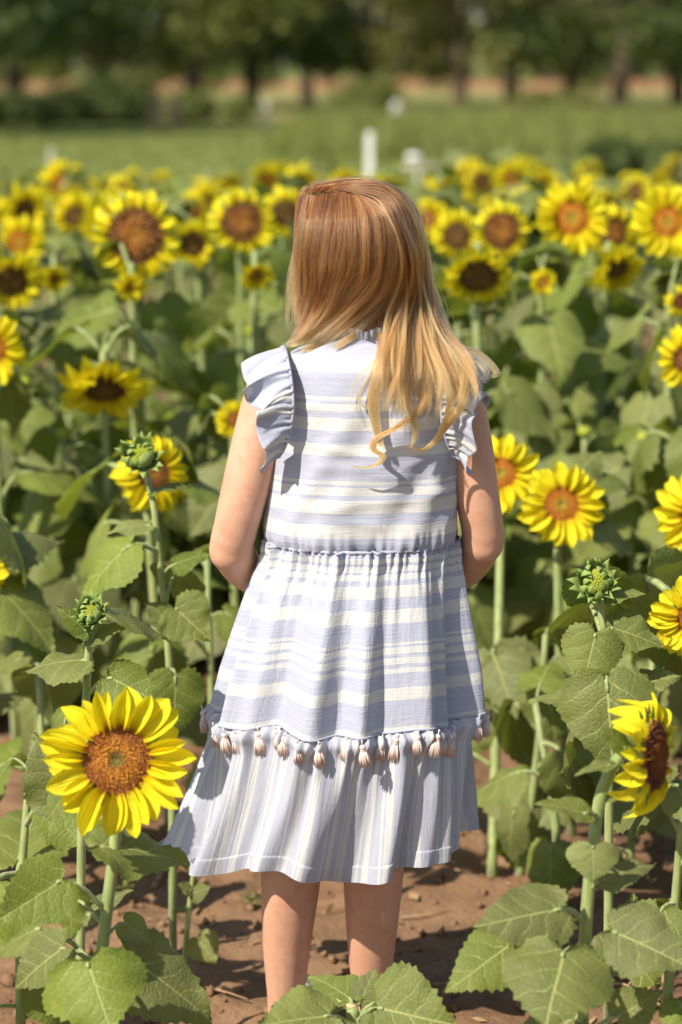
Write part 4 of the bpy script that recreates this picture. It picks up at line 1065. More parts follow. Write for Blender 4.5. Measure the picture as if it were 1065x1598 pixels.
for _ in range(70):
    x = rng.uniform(-1.1, 1.2); y = rng.uniform(3.75, 5.6); a = rng.uniform(0, 6.28); L = rng.uniform(0.03, 0.11); z = soil_hole(x, y)
    d = Vector((math.cos(a), math.sin(a), 0)); p = Vector((-d.y, d.x, 0)); c = Vector((x, y, z + 0.003))
    v, f = tube([c - d * L * .5, c + p * L * rng.uniform(-.15, .15) + Vector((0, 0, rng.uniform(0, .008))), c + d * L * .5 + Vector((0, 0, rng.uniform(0, .012)))], [0.0018, 0.0016, 0.0007], 5, v0=len(V)); V += v; Fc += f
tag(obj('straw_bits', mesh('straw_bits', V, Fc, [TWIG])), 'thin dry stalks and roots lying on the soil', 'straw', kind='stuff')
def twig(pix, r, label):
    P = [ground_at(x, y) for x, y in pix]; b = P[0].copy(); b.z = soil_hole(b.x, b.y)
    pts = catmull([Vector((p.x - b.x, p.y - b.y, soil_hole(p.x, p.y) - b.z + 0.006 + 0.012 * math.sin(2.5 * i))) for i, p in enumerate(P)], 14)
    t = empty('dry_stalk', b); v, f = tube(pts, [r * (1 - 0.6 * i / 13) for i in range(14)], 7); obj('stalk', mesh('stalk', v, f, [TWIG]), t)
    k = 8; v, f = tube([pts[k], pts[k] + Vector((0.02, 0.03, 0.012)), pts[k] + Vector((0.05, 0.05, 0.01))], [r * .5, r * .4, r * .2], 5); obj('side_root', mesh('side_root', v, f, [TWIG]), t)
    tag(t, label, 'stalk')
twig([(945, 1520), (1000, 1555), (1040, 1590)], 0.005, 'long dry stalk lying under the side-on sunflower, lower right')
twig([(925, 1556), (970, 1558), (1010, 1575)], 0.0035, 'short dry root lying below the long dry stalk')
twig([(240, 1395), (262, 1360), (270, 1330)], 0.006, 'stubby dry root on the soil left of the seedling')
def weed(px, py, h, n, label, seed):
    r = random.Random(seed); g = ground_at(px, py); g.z = soil_hole(g.x, g.y); t = empty('weed', g); sv, sf = [], []; lv, lf = [], []
    for _ in range(n):
        a = r.uniform(0, 6.28); e = Vector((math.cos(a) * h * .6, math.sin(a) * h * .6, h * r.uniform(.5, 1))); P = catmull([(0, 0, 0), e * .5 + Vector((0, 0, h * .15)), e], 7)
        v, f = tube(P, [0.0016] * 6 + [0.0006], 5, v0=len(sv)); sv += v; sf += f
        for q in P[1:]:
            for _k in range(2):
                b2 = r.uniform(0, 6.28); d = Vector((math.cos(b2), math.sin(b2), r.uniform(-.1, .6))) * r.uniform(.008, .016); w = d.cross(Vector((0, 0, 1))).normalized() * d.length * .35; i0 = len(lv)
                lv += [q, q + d * .5 + w, q + d, q + d * .5 - w]; lf.append((i0, i0 + 1, i0 + 2, i0 + 3))
    obj('stem', mesh('stem', sv, sf, [TWIG]), t); obj('foliage', mesh('foliage', lv, lf, [GRASS], smooth=False), t); tag(t, label, 'weed')
weed(1030, 1560, 0.10, 6, 'small wiry weed at the lower right corner', 1)
weed(985, 1545, 0.07, 5, 'tiny weed beside the dry stalk under the side-on sunflower', 2)
weed(395, 1416, 0.03, 4, 'tiny green weed on the soil just left of the girl\'s legs', 3)
weed(820, 1452, 0.02, 4, 'tiny weed on the bare soil right of the girl\'s legs', 4)
weed(205, 1410, 0.05, 4, 'tiny weed on the soil behind the large open sunflower', 5)
# ------------------------------------------------------------------ the girl
def G(px, py, dy=0.0): return at(px, py, GY + dy)
PXM = 1.0 / F * 3.85
def skin_material():
    m, nt, out = new_mat('skin')
    oc = nd(nt, 'ShaderNodeTexCoord').outputs['Object']
    a = noise_t(nt, 9, 4, 0.6, oc); b = noise_t(nt, 380, 3, 0.6, oc); c = noise_t(nt, 26, 2, 0.5, oc)
    col = mix(nt, sstep(nt, a, 0.3, 0.7), (0.56, 0.312, 0.208), (0.63, 0.372, 0.262))
    red = noise_t(nt, 45, 4, 0.65, oc)
    col = mix(nt, mt(nt, 'MULTIPLY', sstep(nt, red, 0.42, 0.72), 0.5), col, (0.56, 0.25, 0.17))
    mole = nd(nt, 'ShaderNodeTexVoronoi', {'Scale': 16.0, 'Vector': oc}).outputs[0]
    col = mix(nt, mt(nt, 'MULTIPLY', sstep(nt, mole, 0.035, 0.015), 0.75), col, (0.22, 0.10, 0.06))
    bp = nd(nt, 'ShaderNodeBump', {'Strength': 0.25, 'Distance': 0.002, 'Height': mt(nt, 'ADD', b, c)})
    p = nd(nt, 'ShaderNodeBsdfPrincipled', {'Base Color': col, 'Roughness': 0.48, 'Specular IOR Level': 0.38, 'Normal': bp.outputs[0]})
    p.inputs['Subsurface Weight'].default_value = 0.22
    p.inputs['Subsurface Radius'].default_value = (1.0, 0.35, 0.2); p.inputs['Subsurface Scale'].default_value = 0.008
    nt.links.new(p.outputs[0], out.inputs[0]); return m
SKIN = skin_material()
BLUE = (0.42, 0.445, 0.57); BLUE2 = (0.425, 0.45, 0.57); CREAM = (0.615, 0.62, 0.625); PALEC = (0.60, 0.61, 0.63)
def cloth_material(name, kind, stops=None, v0=0, v1=1):
    m, nt, out = new_mat(name)
    uv = nd(nt, 'ShaderNodeUVMap', uv_map='UVMap').outputs[0]
    s = nd(nt, 'ShaderNodeSeparateXYZ', {0: uv}); u, v = s.outputs[0], s.outputs[1]
    # UV: u around the body in metres, v = height coordinate in hundredths of the photo scale
    thread = nd(nt, 'ShaderNodeMapping', {'Vector': uv, 'Scale': (9.0, 1.0, 1.0)}).outputs[0]
    slub = noise_t(nt, 1.0, 4, 0.65, nd(nt, 'ShaderNodeMapping', {'Vector': uv, 'Scale': (22.0, 0.34, 1)}).outputs[0])
    slub2 = noise_t(nt, 1.0, 3, 0.6, nd(nt, 'ShaderNodeMapping', {'Vector': uv, 'Scale': (900.0, 16.0, 1)}).outputs[0])
    soft = noise_t(nt, 1.0, 3, 0.5, nd(nt, 'ShaderNodeMapping', {'Vector': uv, 'Scale': (25.0, 0.04 if kind == 'horizontal' else 6.0, 1)}).outputs[0])
    if kind == 'horizontal':
        f = mt(nt, 'DIVIDE', mt(nt, 'SUBTRACT', v, v0), v1 - v0)
        f = mt(nt, 'ADD', f, mt(nt, 'MULTIPLY', mt(nt, 'SUBTRACT', slub, 0.5), 0.011))
        col = ramp(nt, f, stops, 'CONSTANT')
        thr = slub
    elif kind == 'vertical':
        f = mt(nt, 'FRACT', mt(nt, 'ADD', mt(nt, 'MULTIPLY', u, 1 / 0.098), mt(nt, 'MULTIPLY', mt(nt, 'SUBTRACT', slub2, 0.5), 0.05)))
        col = ramp(nt, f, stops, 'CONSTANT')
        thr = slub2
    col = mix(nt, mt(nt, 'MULTIPLY', sstep(nt, thr, 0.40, 0.78), 0.38), col, (0.66, 0.665, 0.67))
    col = mix(nt, mt(nt, 'MULTIPLY', sstep(nt, thr, 0.45, 0.2), 0.20), col, (0.40, 0.43, 0.58))
    crk = noise_t(nt, 1.0, 3, 0.6, nd(nt, 'ShaderNodeMapping', {'Vector': uv, 'Scale': (75.0, 0.012 if kind == 'horizontal' else 1.6, 1)}).outputs[0], 0.6)
    h = mt(nt, 'ADD', mt(nt, 'MULTIPLY', thr, 0.9), mt(nt, 'ADD', mt(nt, 'MULTIPLY', soft, 1.2), mt(nt, 'MULTIPLY', crk, 0.9 if name == 'gauze_bodice' else 2.4)))
    bp = nd(nt, 'ShaderNodeBump', {'Strength': 0.45, 'Distance': 0.0025, 'Height': h})
    p = nd(nt, 'ShaderNodeBsdfPrincipled', {'Base Color': col, 'Roughness': 0.85, 'Specular IOR Level': 0.15, 'Normal': bp.outputs[0]})
    p.inputs['Sheen Weight'].default_value = 0.15
    tr = nd(nt, 'ShaderNodeBsdfTranslucent', {'Color': col, 'Normal': bp.outputs[0]})
    mx = nd(nt, 'ShaderNodeMixShader', {0: 0.18, 1: p.outputs[0], 2: tr.outputs[0]})
    nt.links.new(mx.outputs[0], out.inputs[0]); return m
def stripes(edges, start_blue, v0, v1):
    st = []; blue = start_blue
    for e in edges:
        st.append((max(0.0, (e - v0) / (v1 - v0)), (BLUE if blue else CREAM))); blue = not blue
    return st
BOD = [500, 557, 581, 619, 625, 630, 641, 652, 672, 693, 711, 751, 756, 761, 773, 780, 801, 820, 841]
SKI = [840, 872, 879, 884, 893, 898, 906, 916, 935, 954, 976, 1007, 1011, 1015, 1025, 1032, 1042, 1048, 1056, 1079, 1099, 1141]
CL_BOD = cloth_material('gauze_bodice', 'horizontal', stripes(BOD, True, 5.0 * 100, 860), 500, 860)
CL_SKI = cloth_material('gauze_skirt', 'horizontal', stripes(SKI, True, 840, 1170), 840, 1170)
TB = (0.45, 0.475, 0.585); TB2 = (0.43, 0.455, 0.57)
VST = [(0.0, TB), (0.22, PALEC), (0.27, TB2), (0.35, PALEC), (0.47, TB), (0.64, PALEC), (0.69, TB), (0.73, PALEC), (0.87, TB2)]
CL_TIER = cloth_material('gauze_tier', 'vertical', VST)
VST2 = [(0.0, BLUE), (0.30, CREAM), (0.45, BLUE), (0.62, CREAM), (0.85, BLUE)]
CL_RUF = cloth_material('gauze_ruffle', 'vertical', VST2)
TASSEL = simple_mat('tassel_blush', (0.74, 0.59, 0.54), 0.8, 0.2, 0.2, 900, (0.70, 0.53, 0.48), dist=0.001)
SHOE = simple_mat('canvas_white', (0.74, 0.74, 0.72), 0.8, 0.2, 0.3, 400, (0.66, 0.66, 0.65))
SOLE = simple_mat('rubber_grey', (0.62, 0.62, 0.60), 0.7, 0.3)

girl = empty('person', (G(560, 1600).x, GY, soil_hole(G(560, 1600).x, GY)))
GB = girl.location.copy()
tag(girl, 'girl in blue and white striped ruffled dress standing with her back turned', 'person')

def loft(rings, n=20, cap=True, v0=0):
    """rings: (centre, ax vector, ay vector)"""
    V, Fc = [], []
    for c, ax, ay in rings:
        for k in range(n):
            a = 6.28318531 * k / n; V.append(Vector(c) + Vector(ax) * math.cos(a) + Vector(ay) * math.sin(a))
    for i in range(len(rings) - 1):
        for k in range(n): Fc.append((v0 + i * n + k, v0 + i * n + (k + 1) % n, v0 + (i + 1) * n + (k + 1) % n, v0 + (i + 1) * n + k))
    if cap:
        Fc.append(tuple(v0 + k for k in range(n - 1, -1, -1))); Fc.append(tuple(v0 + (len(rings) - 1) * n + k for k in range(n)))
    return V, Fc
class Acc:
    def __init__(s): s.V, s.F = [], []
    def add(s, vf_fn, *a, **k):
        v, f = vf_fn(*a, v0=len(s.V), **k); s.V += v; s.F += f
    def ell(s, c, axes, n=20, m=14):
        c = Vector(c); b = len(s.V); ax, ay, az = [Vector(q) for q in axes]
        for i in range(1, m):
            t = math.pi * i / m
            for k in range(n):
                p = 6.28318531 * k / n
                s.V.append(c + ax * math.sin(t) * math.cos(p) + ay * math.sin(t) * math.sin(p) + az * math.cos(t))
        top = len(s.V); s.V.append(c + az); bot = len(s.V); s.V.append(c - az)
        for i in range(m - 2):
            for k in range(n): s.F.append((b + i * n + k, b + (i + 1) * n + k, b + (i + 1) * n + (k + 1) % n, b + i * n + (k + 1) % n))
        for k in range(n):
            s.F.append((top, b + k, b + (k + 1) % n)); s.F.append((bot, b + (m - 2) * n + (k + 1) % n, b + (m - 2) * n + k))
def smooth_tube(acc, pts, rads, n=18, steps=28):
    P = catmull(pts, steps); m = len(pts) - 1
    rr = [lin(list(range(m + 1)), rads, i / (steps - 1) * m) for i in range(steps)]
    for _ in range(2): rr = [rr[0]] + [(rr[i - 1] + rr[i] * 2 + rr[i + 1]) / 4 for i in range(1, steps - 1)] + [rr[-1]]
    acc.add(tube, P, rr, n=n)

HEADC = G(556, 392, 0.005)
FACE = Vector((-0.74, 0.66, -0.06)).normalized()
SIDE = FACE.cross(Vector((0, 0, 1))).normalized(); HUP = SIDE.cross(FACE).normalized()
def build_body():
    A = Acc()
    # torso (kept inside the dress)
    rings = []
    for (px, py, hw, hd) in ((560, 1010, 118, .095), (562, 930, 128, .10), (564, 850, 118, .083), (566, 760, 126, .085), (570, 660, 126, .085), (572, 600, 128, .078), (572, 560, 112, .062), (570, 540, 70, .05)):
        c = G(px, py); rings.append((c, (hw * PXM, 0, 0), (0, hd, 0)))
    A.add(loft, rings)
    # neck
    smooth_tube(A, [G(570, 560, 0.0), G(566, 520, 0.005), G(560, 470, 0.012)], [0.047, 0.043, 0.046])
    # head: skull, jaw, chin, nose, lips, brow, ears
    H = HEADC
    A.ell(H + HUP * 0.012 - FACE * 0.006, (FACE * 0.094, SIDE * 0.074, HUP * 0.098))
    A.ell(H - HUP * 0.040 + FACE * 0.030, (FACE * 0.058, SIDE * 0.056, HUP * 0.066))
    A.ell(H - HUP * 0.088 + FACE * 0.062, (FACE * 0.022, SIDE * 0.024, HUP * 0.018))
    for s in (-1, 1):
        A.ell(H - HUP * 0.030 + FACE * 0.055 + SIDE * 0.036 * s, (FACE * 0.034, SIDE * 0.026, HUP * 0.030))
        A.ell(H - HUP * 0.015 - FACE * 0.004 + SIDE * 0.074 * s, (FACE * 0.017, SIDE * 0.008, HUP * 0.029))
    smooth_tube(A, [H + FACE * 0.083 + HUP * 0.012, H + FACE * 0.094 - HUP * 0.008, H + FACE * 0.103 - HUP * 0.026, H + FACE * 0.086 - HUP * 0.036], [0.008, 0.009, 0.012, 0.010], n=12, steps=12)
    smooth_tube(A, [H + FACE * 0.080 - HUP * 0.053 - SIDE * 0.020, H + FACE * 0.0925 - HUP * 0.052, H + FACE * 0.080 - HUP * 0.053 + SIDE * 0.020], [0.005, 0.0075, 0.005], n=10, steps=10)
    smooth_tube(A, [H + FACE * 0.080 - HUP * 0.064 - SIDE * 0.017, H + FACE * 0.091 - HUP * 0.065, H + FACE * 0.080 - HUP * 0.064 + SIDE * 0.017], [0.005, 0.0085, 0.005], n=10, steps=10)
    # arms: upper arm, elbow, forearm going to the front of the body, hands
    L = [G(440, 572, 0.0), G(424, 610, -0.006), G(404, 680, -0.014), G(384, 760, -0.018), G(369, 820, -0.012), G(363, 856, 0.004), G(388, 893, 0.062), G(445, 915, 0.125), G(498, 926, 0.165)]
    smooth_tube(A, L, [0.038, 0.041, 0.0405, 0.0385, 0.0357, 0.0352, 0.033, 0.027, 0.021], steps=44)
    A.ell(G(359, 857, -0.004), ((0.034, 0, 0.008), (0, 0.032, 0), (-0.006, 0, 0.036)))
    Rr = [G(704, 572, 0.0), G(717, 615, -0.004), G(732, 690, -0.008), G(744, 770, -0.010), G(752, 815, -0.004), G(752, 846, 0.008), G(722, 888, 0.062), G(660, 912, 0.125), G(602, 926, 0.165)]
    smooth_tube(A, Rr, [0.036, 0.038, 0.0375, 0.036, 0.0345, 0.0345, 0.033, 0.027, 0.021], steps=44)
    A.ell(G(754, 848, 0.0), ((0.033, 0, -0.006), (0, 0.031, 0), (0.006, 0, 0.034)))
    for s, wr in ((1, L[-1]), (-1, Rr[-1])):
        palm = wr + Vector((0.032 * s, 0.016, -0.004))
        A.ell(palm, ((0.040 * s, 0.016, -0.004), (-0.004 * s, 0.014, 0), (0, 0, 0.031)))
        for q, (ln, zz) in enumerate(((0.052, 0.022), (0.058, 0.007), (0.054, -0.008), (0.044, -0.022))):
            r0 = palm + Vector((0.026 * s, 0.010, zz)); k1 = r0 + Vector((0.022 * s, 0.014 + 0.003 * q, -0.002)); k2 = k1 + Vector((0.010 * s, -0.010 + 0.012, -0.010)) * (ln / 0.05); k3 = k2 + Vector((-0.006 * s, -0.002, -0.016)) * (ln / 0.05)
            smooth_tube(A, [r0, k1, k2, k3], [0.0085, 0.0082, 0.0078, 0.0065], n=10, steps=10)
        smooth_tube(A, [palm + Vector((-0.014 * s, -0.004, 0.024)), palm + Vector((0.006 * s, -0.010, 0.044)), palm + Vector((0.030 * s, -0.010, 0.052))], [0.0115, 0.0095, 0.0075], n=10, steps=10)
    # legs and feet
    for (cx, knee, calf, low, ank, fx, s) in ((512, 462, 454, 448, 446, 0.012, -1), (612, 590, 583, 580, 580, 0.006, 1)):
        smooth_tube(A, [G(cx, 960, 0.0), G((cx + knee) / 2, 1080, -0.005), G(knee, 1215, 0.0), G(calf + 2, 1290, -0.030), G(calf, 1370, -0.038), G(low, 1470, -0.016), G(ank, 1560, 0.006), G(ank, 1612, 0.010)],
                    [0.072, 0.064, 0.049, 0.0485, 0.0500, 0.0405, 0.030, 0.030], steps=44)
        a = G(ank, 1590, 0.010)
        smooth_tube(A, [a + Vector((0, -0.018, -0.005)), a + Vector((fx * 0.5, 0.03, -0.022)), a + Vector((fx, 0.10, -0.034)), a + Vector((fx * 1.4, 0.150, -0.038))], [0.027, 0.030, 0.027, 0.018], steps=14)
    me = mesh('body_raw', A.V, A.F)
    bm = bmesh.new(); bm.from_mesh(me); bmesh.ops.recalc_face_normals(bm, faces=bm.faces); bm.to_mesh(me); bm.free()
    tmp = obj('tmp_body', me)
    r = tmp.modifiers.new('r', 'REMESH'); r.mode = 'VOXEL'; r.voxel_size = 0.0045; r.use_smooth_shade = True
    sm = tmp.modifiers.new('s', 'SMOOTH'); sm.factor = 0.5; sm.iterations = 8
    dg = bpy.context.evaluated_depsgraph_get(); ev = tmp.evaluated_get(dg)
    nm = bpy.data.meshes.new_from_object(ev); nm.name = 'body'
    bpy.data.objects.remove(tmp)
    nm.transform(Matrix.Translation(-GB)); nm.materials.clear(); nm.materials.append(SKIN)
    nm.polygons.foreach_set('use_smooth', np.ones(len(nm.polygons), dtype=bool))
    return obj('body', nm, girl)
body = build_body()
EYE = simple_mat('eye_white', (0.8, 0.8, 0.78), 0.2, 0.5); IRIS = simple_mat('iris_blue', (0.10, 0.17, 0.25), 0.2, 0.5)
for s in (-1, 1):
    A = Acc(); c = HEADC + FACE * 0.0715 + SIDE * 0.030 * s + HUP * 0.002 - GB
    A.ell(c, (FACE * 0.0115, SIDE * 0.0125, HUP * 0.0075), 14, 10); e = obj('eye', mesh('eye', A.V, A.F, [EYE]), body)
    A = Acc(); A.ell(c + FACE * 0.0095, (FACE * 0.003, SIDE * 0.0055, HUP * 0.0052), 12, 8); obj('iris', mesh('iris', A.V, A.F, [IRIS]), body)

# --- dress
NT = 300
def frac_noise(th, seed, ks, ws):
    r = random.Random(seed); return sum(w * math.sin(k * th + r.uniform(0, 6.28)) for k, w in zip(ks, ws))
def ring_at(py, tab):
    ys = [t[0] for t in tab]
    return [lin(ys, [t[i] for t in tab], py) for i in (1, 2, 3)]
def vis_py(cx, z, hd): return proj((cx, GY - hd, z))[1]
TAB = [(522, 571, 42, .050), (530, 571, 56, .053), (541, 571, 100, .062), (552, 572, 122, .072), (575, 574, 131, .086), (620, 577, 132, .094), (680, 574, 139, .099), (730, 571, 143, .101), (790, 566, 148, .103), (818, 565, 151, .106), (832, 564, 150, .106), (843, 564, 145, .101)]
def build_dress():
    V, Fc, UV = [], [], []
    pys = list(np.linspace(522, 560, 12)) + list(np.linspace(566, 843, 58))
    rng = random.Random(2); crs = [(rng.uniform(-2.9, -0.3), rng.uniform(620, 800), rng.uniform(-.5, .5), rng.uniform(0.2, 0.5)) for _ in range(16)]
    for py in pys:
        cx, hw, hd = ring_at(py, TAB); c = G(cx, py); hw *= PXM
        for k in range(NT):
            th = 2 * math.pi * k / NT
            e = 0.86  # slightly boxy section
            ct, st = math.cos(th), math.sin(th)
            x = hw * math.copysign(abs(ct) ** e, ct); y = hd * math.copysign(abs(st) ** e, st)
            d = 0.0022 * frac_noise(th + py * 0.004, 4, (5, 9, 14), (1, .8, .6)) * min(1, max(0, (py - 590) / 80))
            g = max(0, (py - 800) / 43); d += g * g * 0.0022 * frac_noise(th, 7, (41, 57, 73), (1, .8, .6))
            for (a, p, sl, l) in crs:
                u = (th - 2 * math.pi) if th > math.pi else th
                if abs(u - a) < l: d += 0.0028 * math.exp(-(((py - p) - sl * (u - a) * 120) / 7) ** 2) * (1 - ((u - a) / l) ** 2)
            # shoulder blades
            d += 0.004 * math.exp(-((py - 640) / 45) ** 2) * (math.exp(-((th - 4.36) / .22) ** 2) + math.exp(-((th - 5.06) / .22) ** 2)) - 0.004 * math.exp(-((th - 4.71) / .13) ** 2) * max(0, min(1, (py - 560) / 60)) 
            V.append(Vector((c.x + x + ct * d, GY + y + st * d, c.z)) - GB)
            UV.append((th * 0.14, vis_py(c.x, c.z, hd)))
    m = len(pys)
    for i in range(m - 1):
        for k in range(NT): Fc.append((i * NT + k, (i + 1) * NT + k, (i + 1) * NT + (k + 1) % NT, i * NT + (k + 1) % NT))
    dress = obj('dress', mesh('dress', V, Fc, [CL_BOD], UV), girl)
    # skirt panel
    TS = [(843, 564, 143, .100), (862, 563, 149, .106), (900, 557, 160, .122), (950, 551, 170, .138), (1000, 546, 180, .150), (1050, 541, 189, .160), (1106, 536, 199, .168)]
    def skirt_pt(py, th, TSx=TS):
        cx, hw, hd = ring_at(py, TSx); c = G(cx, py); hw *= PXM
        t = (py - 843) / (1106 - 843)
        fold = frac_noise(th, 12, (8, 11, 15, 21), (1.0, .9, .8, .5))
        d = (0.0012 + 0.0095 * min(1, t * 1.3)) * fold
        g = math.exp(-t * 9); d += g * 0.0042 * frac_noise(th, 17, (46, 61, 83), (1, .9, .7)) + 0.0018 * math.exp(-t * 2.2) * frac_noise(th, 18, (31, 44), (1, 1))
        d += 0.0045 * math.exp(-((t - 0.03) / .05) ** 2)
        ct, st = math.cos(th), math.sin(th)
        sagz = 0.004 * frac_noise(th, 13, (6, 10), (1, .7)) * t
        return Vector((c.x + hw * ct + ct * d, GY + hd * st + st * d, c.z + sagz)), c, hd
    NS = 420
    V, Fc, UV = [], [], []; pys = np.concatenate([np.linspace(842, 900, 16), np.linspace(905, 1106, 44)])
    for py in pys:
        for k in range(NS):
            th = 2 * math.pi * k / NS; p, c, hd = skirt_pt(py, th)
            V.append(p - GB); UV.append((th * 0.18, vis_py(c.x, c.z, hd) ))
    m = len(pys)
    for i in range(m - 1):
        for k in range(NS): Fc.append((i * NS + k, (i + 1) * NS + k, (i + 1) * NS + (k + 1) % NS, i * NS + (k + 1) % NS))
    obj('skirt', mesh('skirt', V, Fc, [CL_SKI], UV), dress)
    # waist and tier seams
    def seam(py, rad, dd, mat, name):
        pts = []
        for k in range(161):
            th = 2 * math.pi * k / 160; p, c, hd = skirt_pt(py, th); o = Vector((p.x - c.x, p.y - GY, 0)).normalized()
            pts.append(p + o * dd - GB)
        v, f = tube(pts, rad, 6, False); obj(name, mesh(name, v, f, [mat], [(0.3, 845)] * len(v)), dress)
    seam(843, 0.0028, 0.0015, CL_BOD, 'waist_seam')
    # gathered bottom tier, blown out to the left
    TT = [(0.0, 536, 198, .167), (0.06, 535, 202, .173), (0.5, 521, 213, .20), (1.0, 502, 229, .226)]
    z0 = skirt_pt(1106, 0)[1].z; zb = G(507, 1318).z
    def tier_pt(t, th):
        ts = [q[0] for q in TT]; cx, hw, hd = [lin(ts, [q[i] for q in TT], t) for i in (1, 2, 3)]
        py = 1106 + t * 198; c = G(cx, py); hw *= PXM; ct, st = math.cos(th), math.sin(th)
        fold = frac_noise(th + 0.10 * t, 23, (6, 10, 15, 23), (1.0, 1.0, .8, .5))
        fold = math.copysign(abs(fold) ** 0.85, fold)
        d = 0.0145 * (t ** 0.7) * fold + math.exp(-t * 7) * 0.0048 * frac_noise(th, 27, (52, 71, 93), (1, .9, .7)) + 0.0025 * (1 - t) * frac_noise(th, 28, (33, 40), (1, 1))
        d += 0.009 * math.exp(-((t - 0.05) / .06) ** 2) - 0.003 * math.exp(-(t / 0.02) ** 2) + (1 - t) ** 3 * 0.0087 * frac_noise(th, 12, (8, 11, 15, 21), (1.0, .9, .8, .5))
        x = c.x + hw * ct + ct * d; y = GY + hd * (1 - 0.36 * t * max(0.0, -st)) * st + st * d
        # wind: left side swings out and lifts a little, hem wavers
        lf = max(0.0, -ct) ** 2
        z = c.z + (1 - t) * 0.004 * frac_noise(th, 13, (6, 10), (1, .7)) + t * (0.010 * frac_noise(th, 29, (4, 7), (1, .8))) - 0.012 * t * lf + 0.006 * t * max(0, ct) - 0.024 * t * max(0.0, -st)
        x -= 0.012 * t * t * lf
        tb = 0.0012 if t > 0.885 else 0.0
        return Vector((x + ct * tb, y + st * tb, z)), c
    NTI = 560; ts = list(np.concatenate([np.linspace(0, 0.12, 10), np.linspace(0.15, 0.88, 30), [0.884, 0.887], np.linspace(0.90, 1.0, 6)]))
    V, Fc, UV = [], [], []
    for t in ts:
        for k in range(NTI):
            th = 2 * math.pi * k / NTI; p, c = tier_pt(t, th); V.append(p - GB); UV.append((th * 0.36, t))
    m = len(ts)
    for i in range(m - 1):
        for k in range(NTI): Fc.append((i * NTI + k, (i + 1) * NTI + k, (i + 1) * NTI + (k + 1) % NTI, i * NTI + (k + 1) % NTI))
    # turned-up hem inside
    b = len(V)
    for k in range(NTI):
        th = 2 * math.pi * k / NTI; p, c = tier_pt(1.0, th); o = Vector((math.cos(th), math.sin(th), 0)); V.append(p - o * 0.003 + Vector((0, 0, 0.02)) - GB); UV.append((th * 0.36, 1.0))
    b2 = len(V)
    for k in range(NTI): V.append(V[(m - 1) * NTI + k] - Vector((math.cos(2 * math.pi * k / NTI), math.sin(2 * math.pi * k / NTI), 0)) * 0.0008); UV.append(UV[(m - 1) * NTI + k])
    for k in range(NTI): Fc.append((b2 + k, b + k, b + (k + 1) % NTI, b2 + (k + 1) % NTI))
    tier = obj('hem_tier', mesh('hem_tier', V, Fc, [CL_TIER], UV), dress)
    seam(1105, 0.0022, 0.0010, CL_SKI, 'tier_seam')
    # tassels
    rng = random.Random(6)
    def tassel_mesh(seed):
        r = random.Random(seed); V, Fc = [], []
        v, f = tube([(0, 0, 0.004), (0, 0, -0.006)], 0.0012, 6, v0=0); V += v; Fc += f
        A = Acc(); A.V, A.F = V, Fc
        A.ell((0, 0, -0.009), ((0.0052, 0, 0), (0, 0.0052, 0), (0, 0, 0.0048)), 10, 8)
        v, f = tube([(0, 0, -0.0122), (0, 0, -0.0145)], 0.0047, 10, v0=len(A.V)); A.V += v; A.F += f
        for k in range(130):
            a = r.uniform(0, 6.28); q = math.sqrt(r.random()); bl = r.uniform(0.023, 0.032)
            p0 = Vector((0.0036 * q * math.cos(a), 0.0036 * q * math.sin(a), -0.0135)); p1 = Vector((0.0088 * q * math.cos(a), 0.0088 * q * math.sin(a), -0.026)); p2 = Vector((0.0105 * q * math.cos(a + .1), 0.0105 * q * math.sin(a + .1), -0.013 - bl))
            v, f = tube([p0, p1, p2], [0.00075, 0.0008, 0.00045], 4, v0=len(A.V)); A.V += v; A.F += f
        return mesh('tassel', A.V, A.F, [TASSEL])
    TM = [tassel_mesh(k) for k in range(4)]
    for k in range(44):
        th = 2 * math.pi * (k + rng.uniform(-.2, .2)) / 44
        p, c, hd = skirt_pt(1106, th); o = Vector((p.x - c.x, p.y - GY, 0)).normalized()
        q, _ = tier_pt(0.16, th); 
        pos = p + o * 0.0125 + Vector((0, 0, -0.001)) - GB
        to = obj('tassel', TM[k % 4], dress, pos)
        outw = Vector((q.x - p.x, q.y - p.y, 0)).dot(o)
        to.rotation_mode = 'QUATERNION'
        to.rotation_quaternion = Quaternion(o.cross(Vector((0, 0, 1))), -(0.18 + max(0, outw) * 8) * 0.9 ) @ Quaternion(o, rng.gauss(0, .12)) @ Quaternion((0, 0, 1), rng.uniform(0, 6))
        s = rng.uniform(0.82, 1.02); to.scale = (s, s, s)
    # standing frilled collar
    V, Fc, UV = [], [], []; n = 200
    for i, (t) in enumerate((0, .25, .5, .75, 1.0)):
        for k in range(n):
            th = 2 * math.pi * k / n; c = G(571, 524 - 16 * t, 0.0); ct, st = math.cos(th), math.sin(th)
            d = (0.001 + 0.0055 * t) * frac_noise(th, 31, (27, 36, 45), (1, .8, .6)) * 0.8
            rx, ry = 0.047 + 0.004 * t, 0.052 + 0.005 * t
            V.append(Vector((c.x + (rx + d) * ct, GY + (ry + d) * st, c.z + 0.003 * math.sin(9 * th) * t)) - GB); UV.append((th * 0.2, t))
    for i in range(4):
        for k in range(n): Fc.append((i * n + k, i * n + (k + 1) % n, (i + 1) * n + (k + 1) % n, (i + 1) * n + k))
    obj('collar', mesh('collar', V, Fc, [CL_RUF], UV), dress)
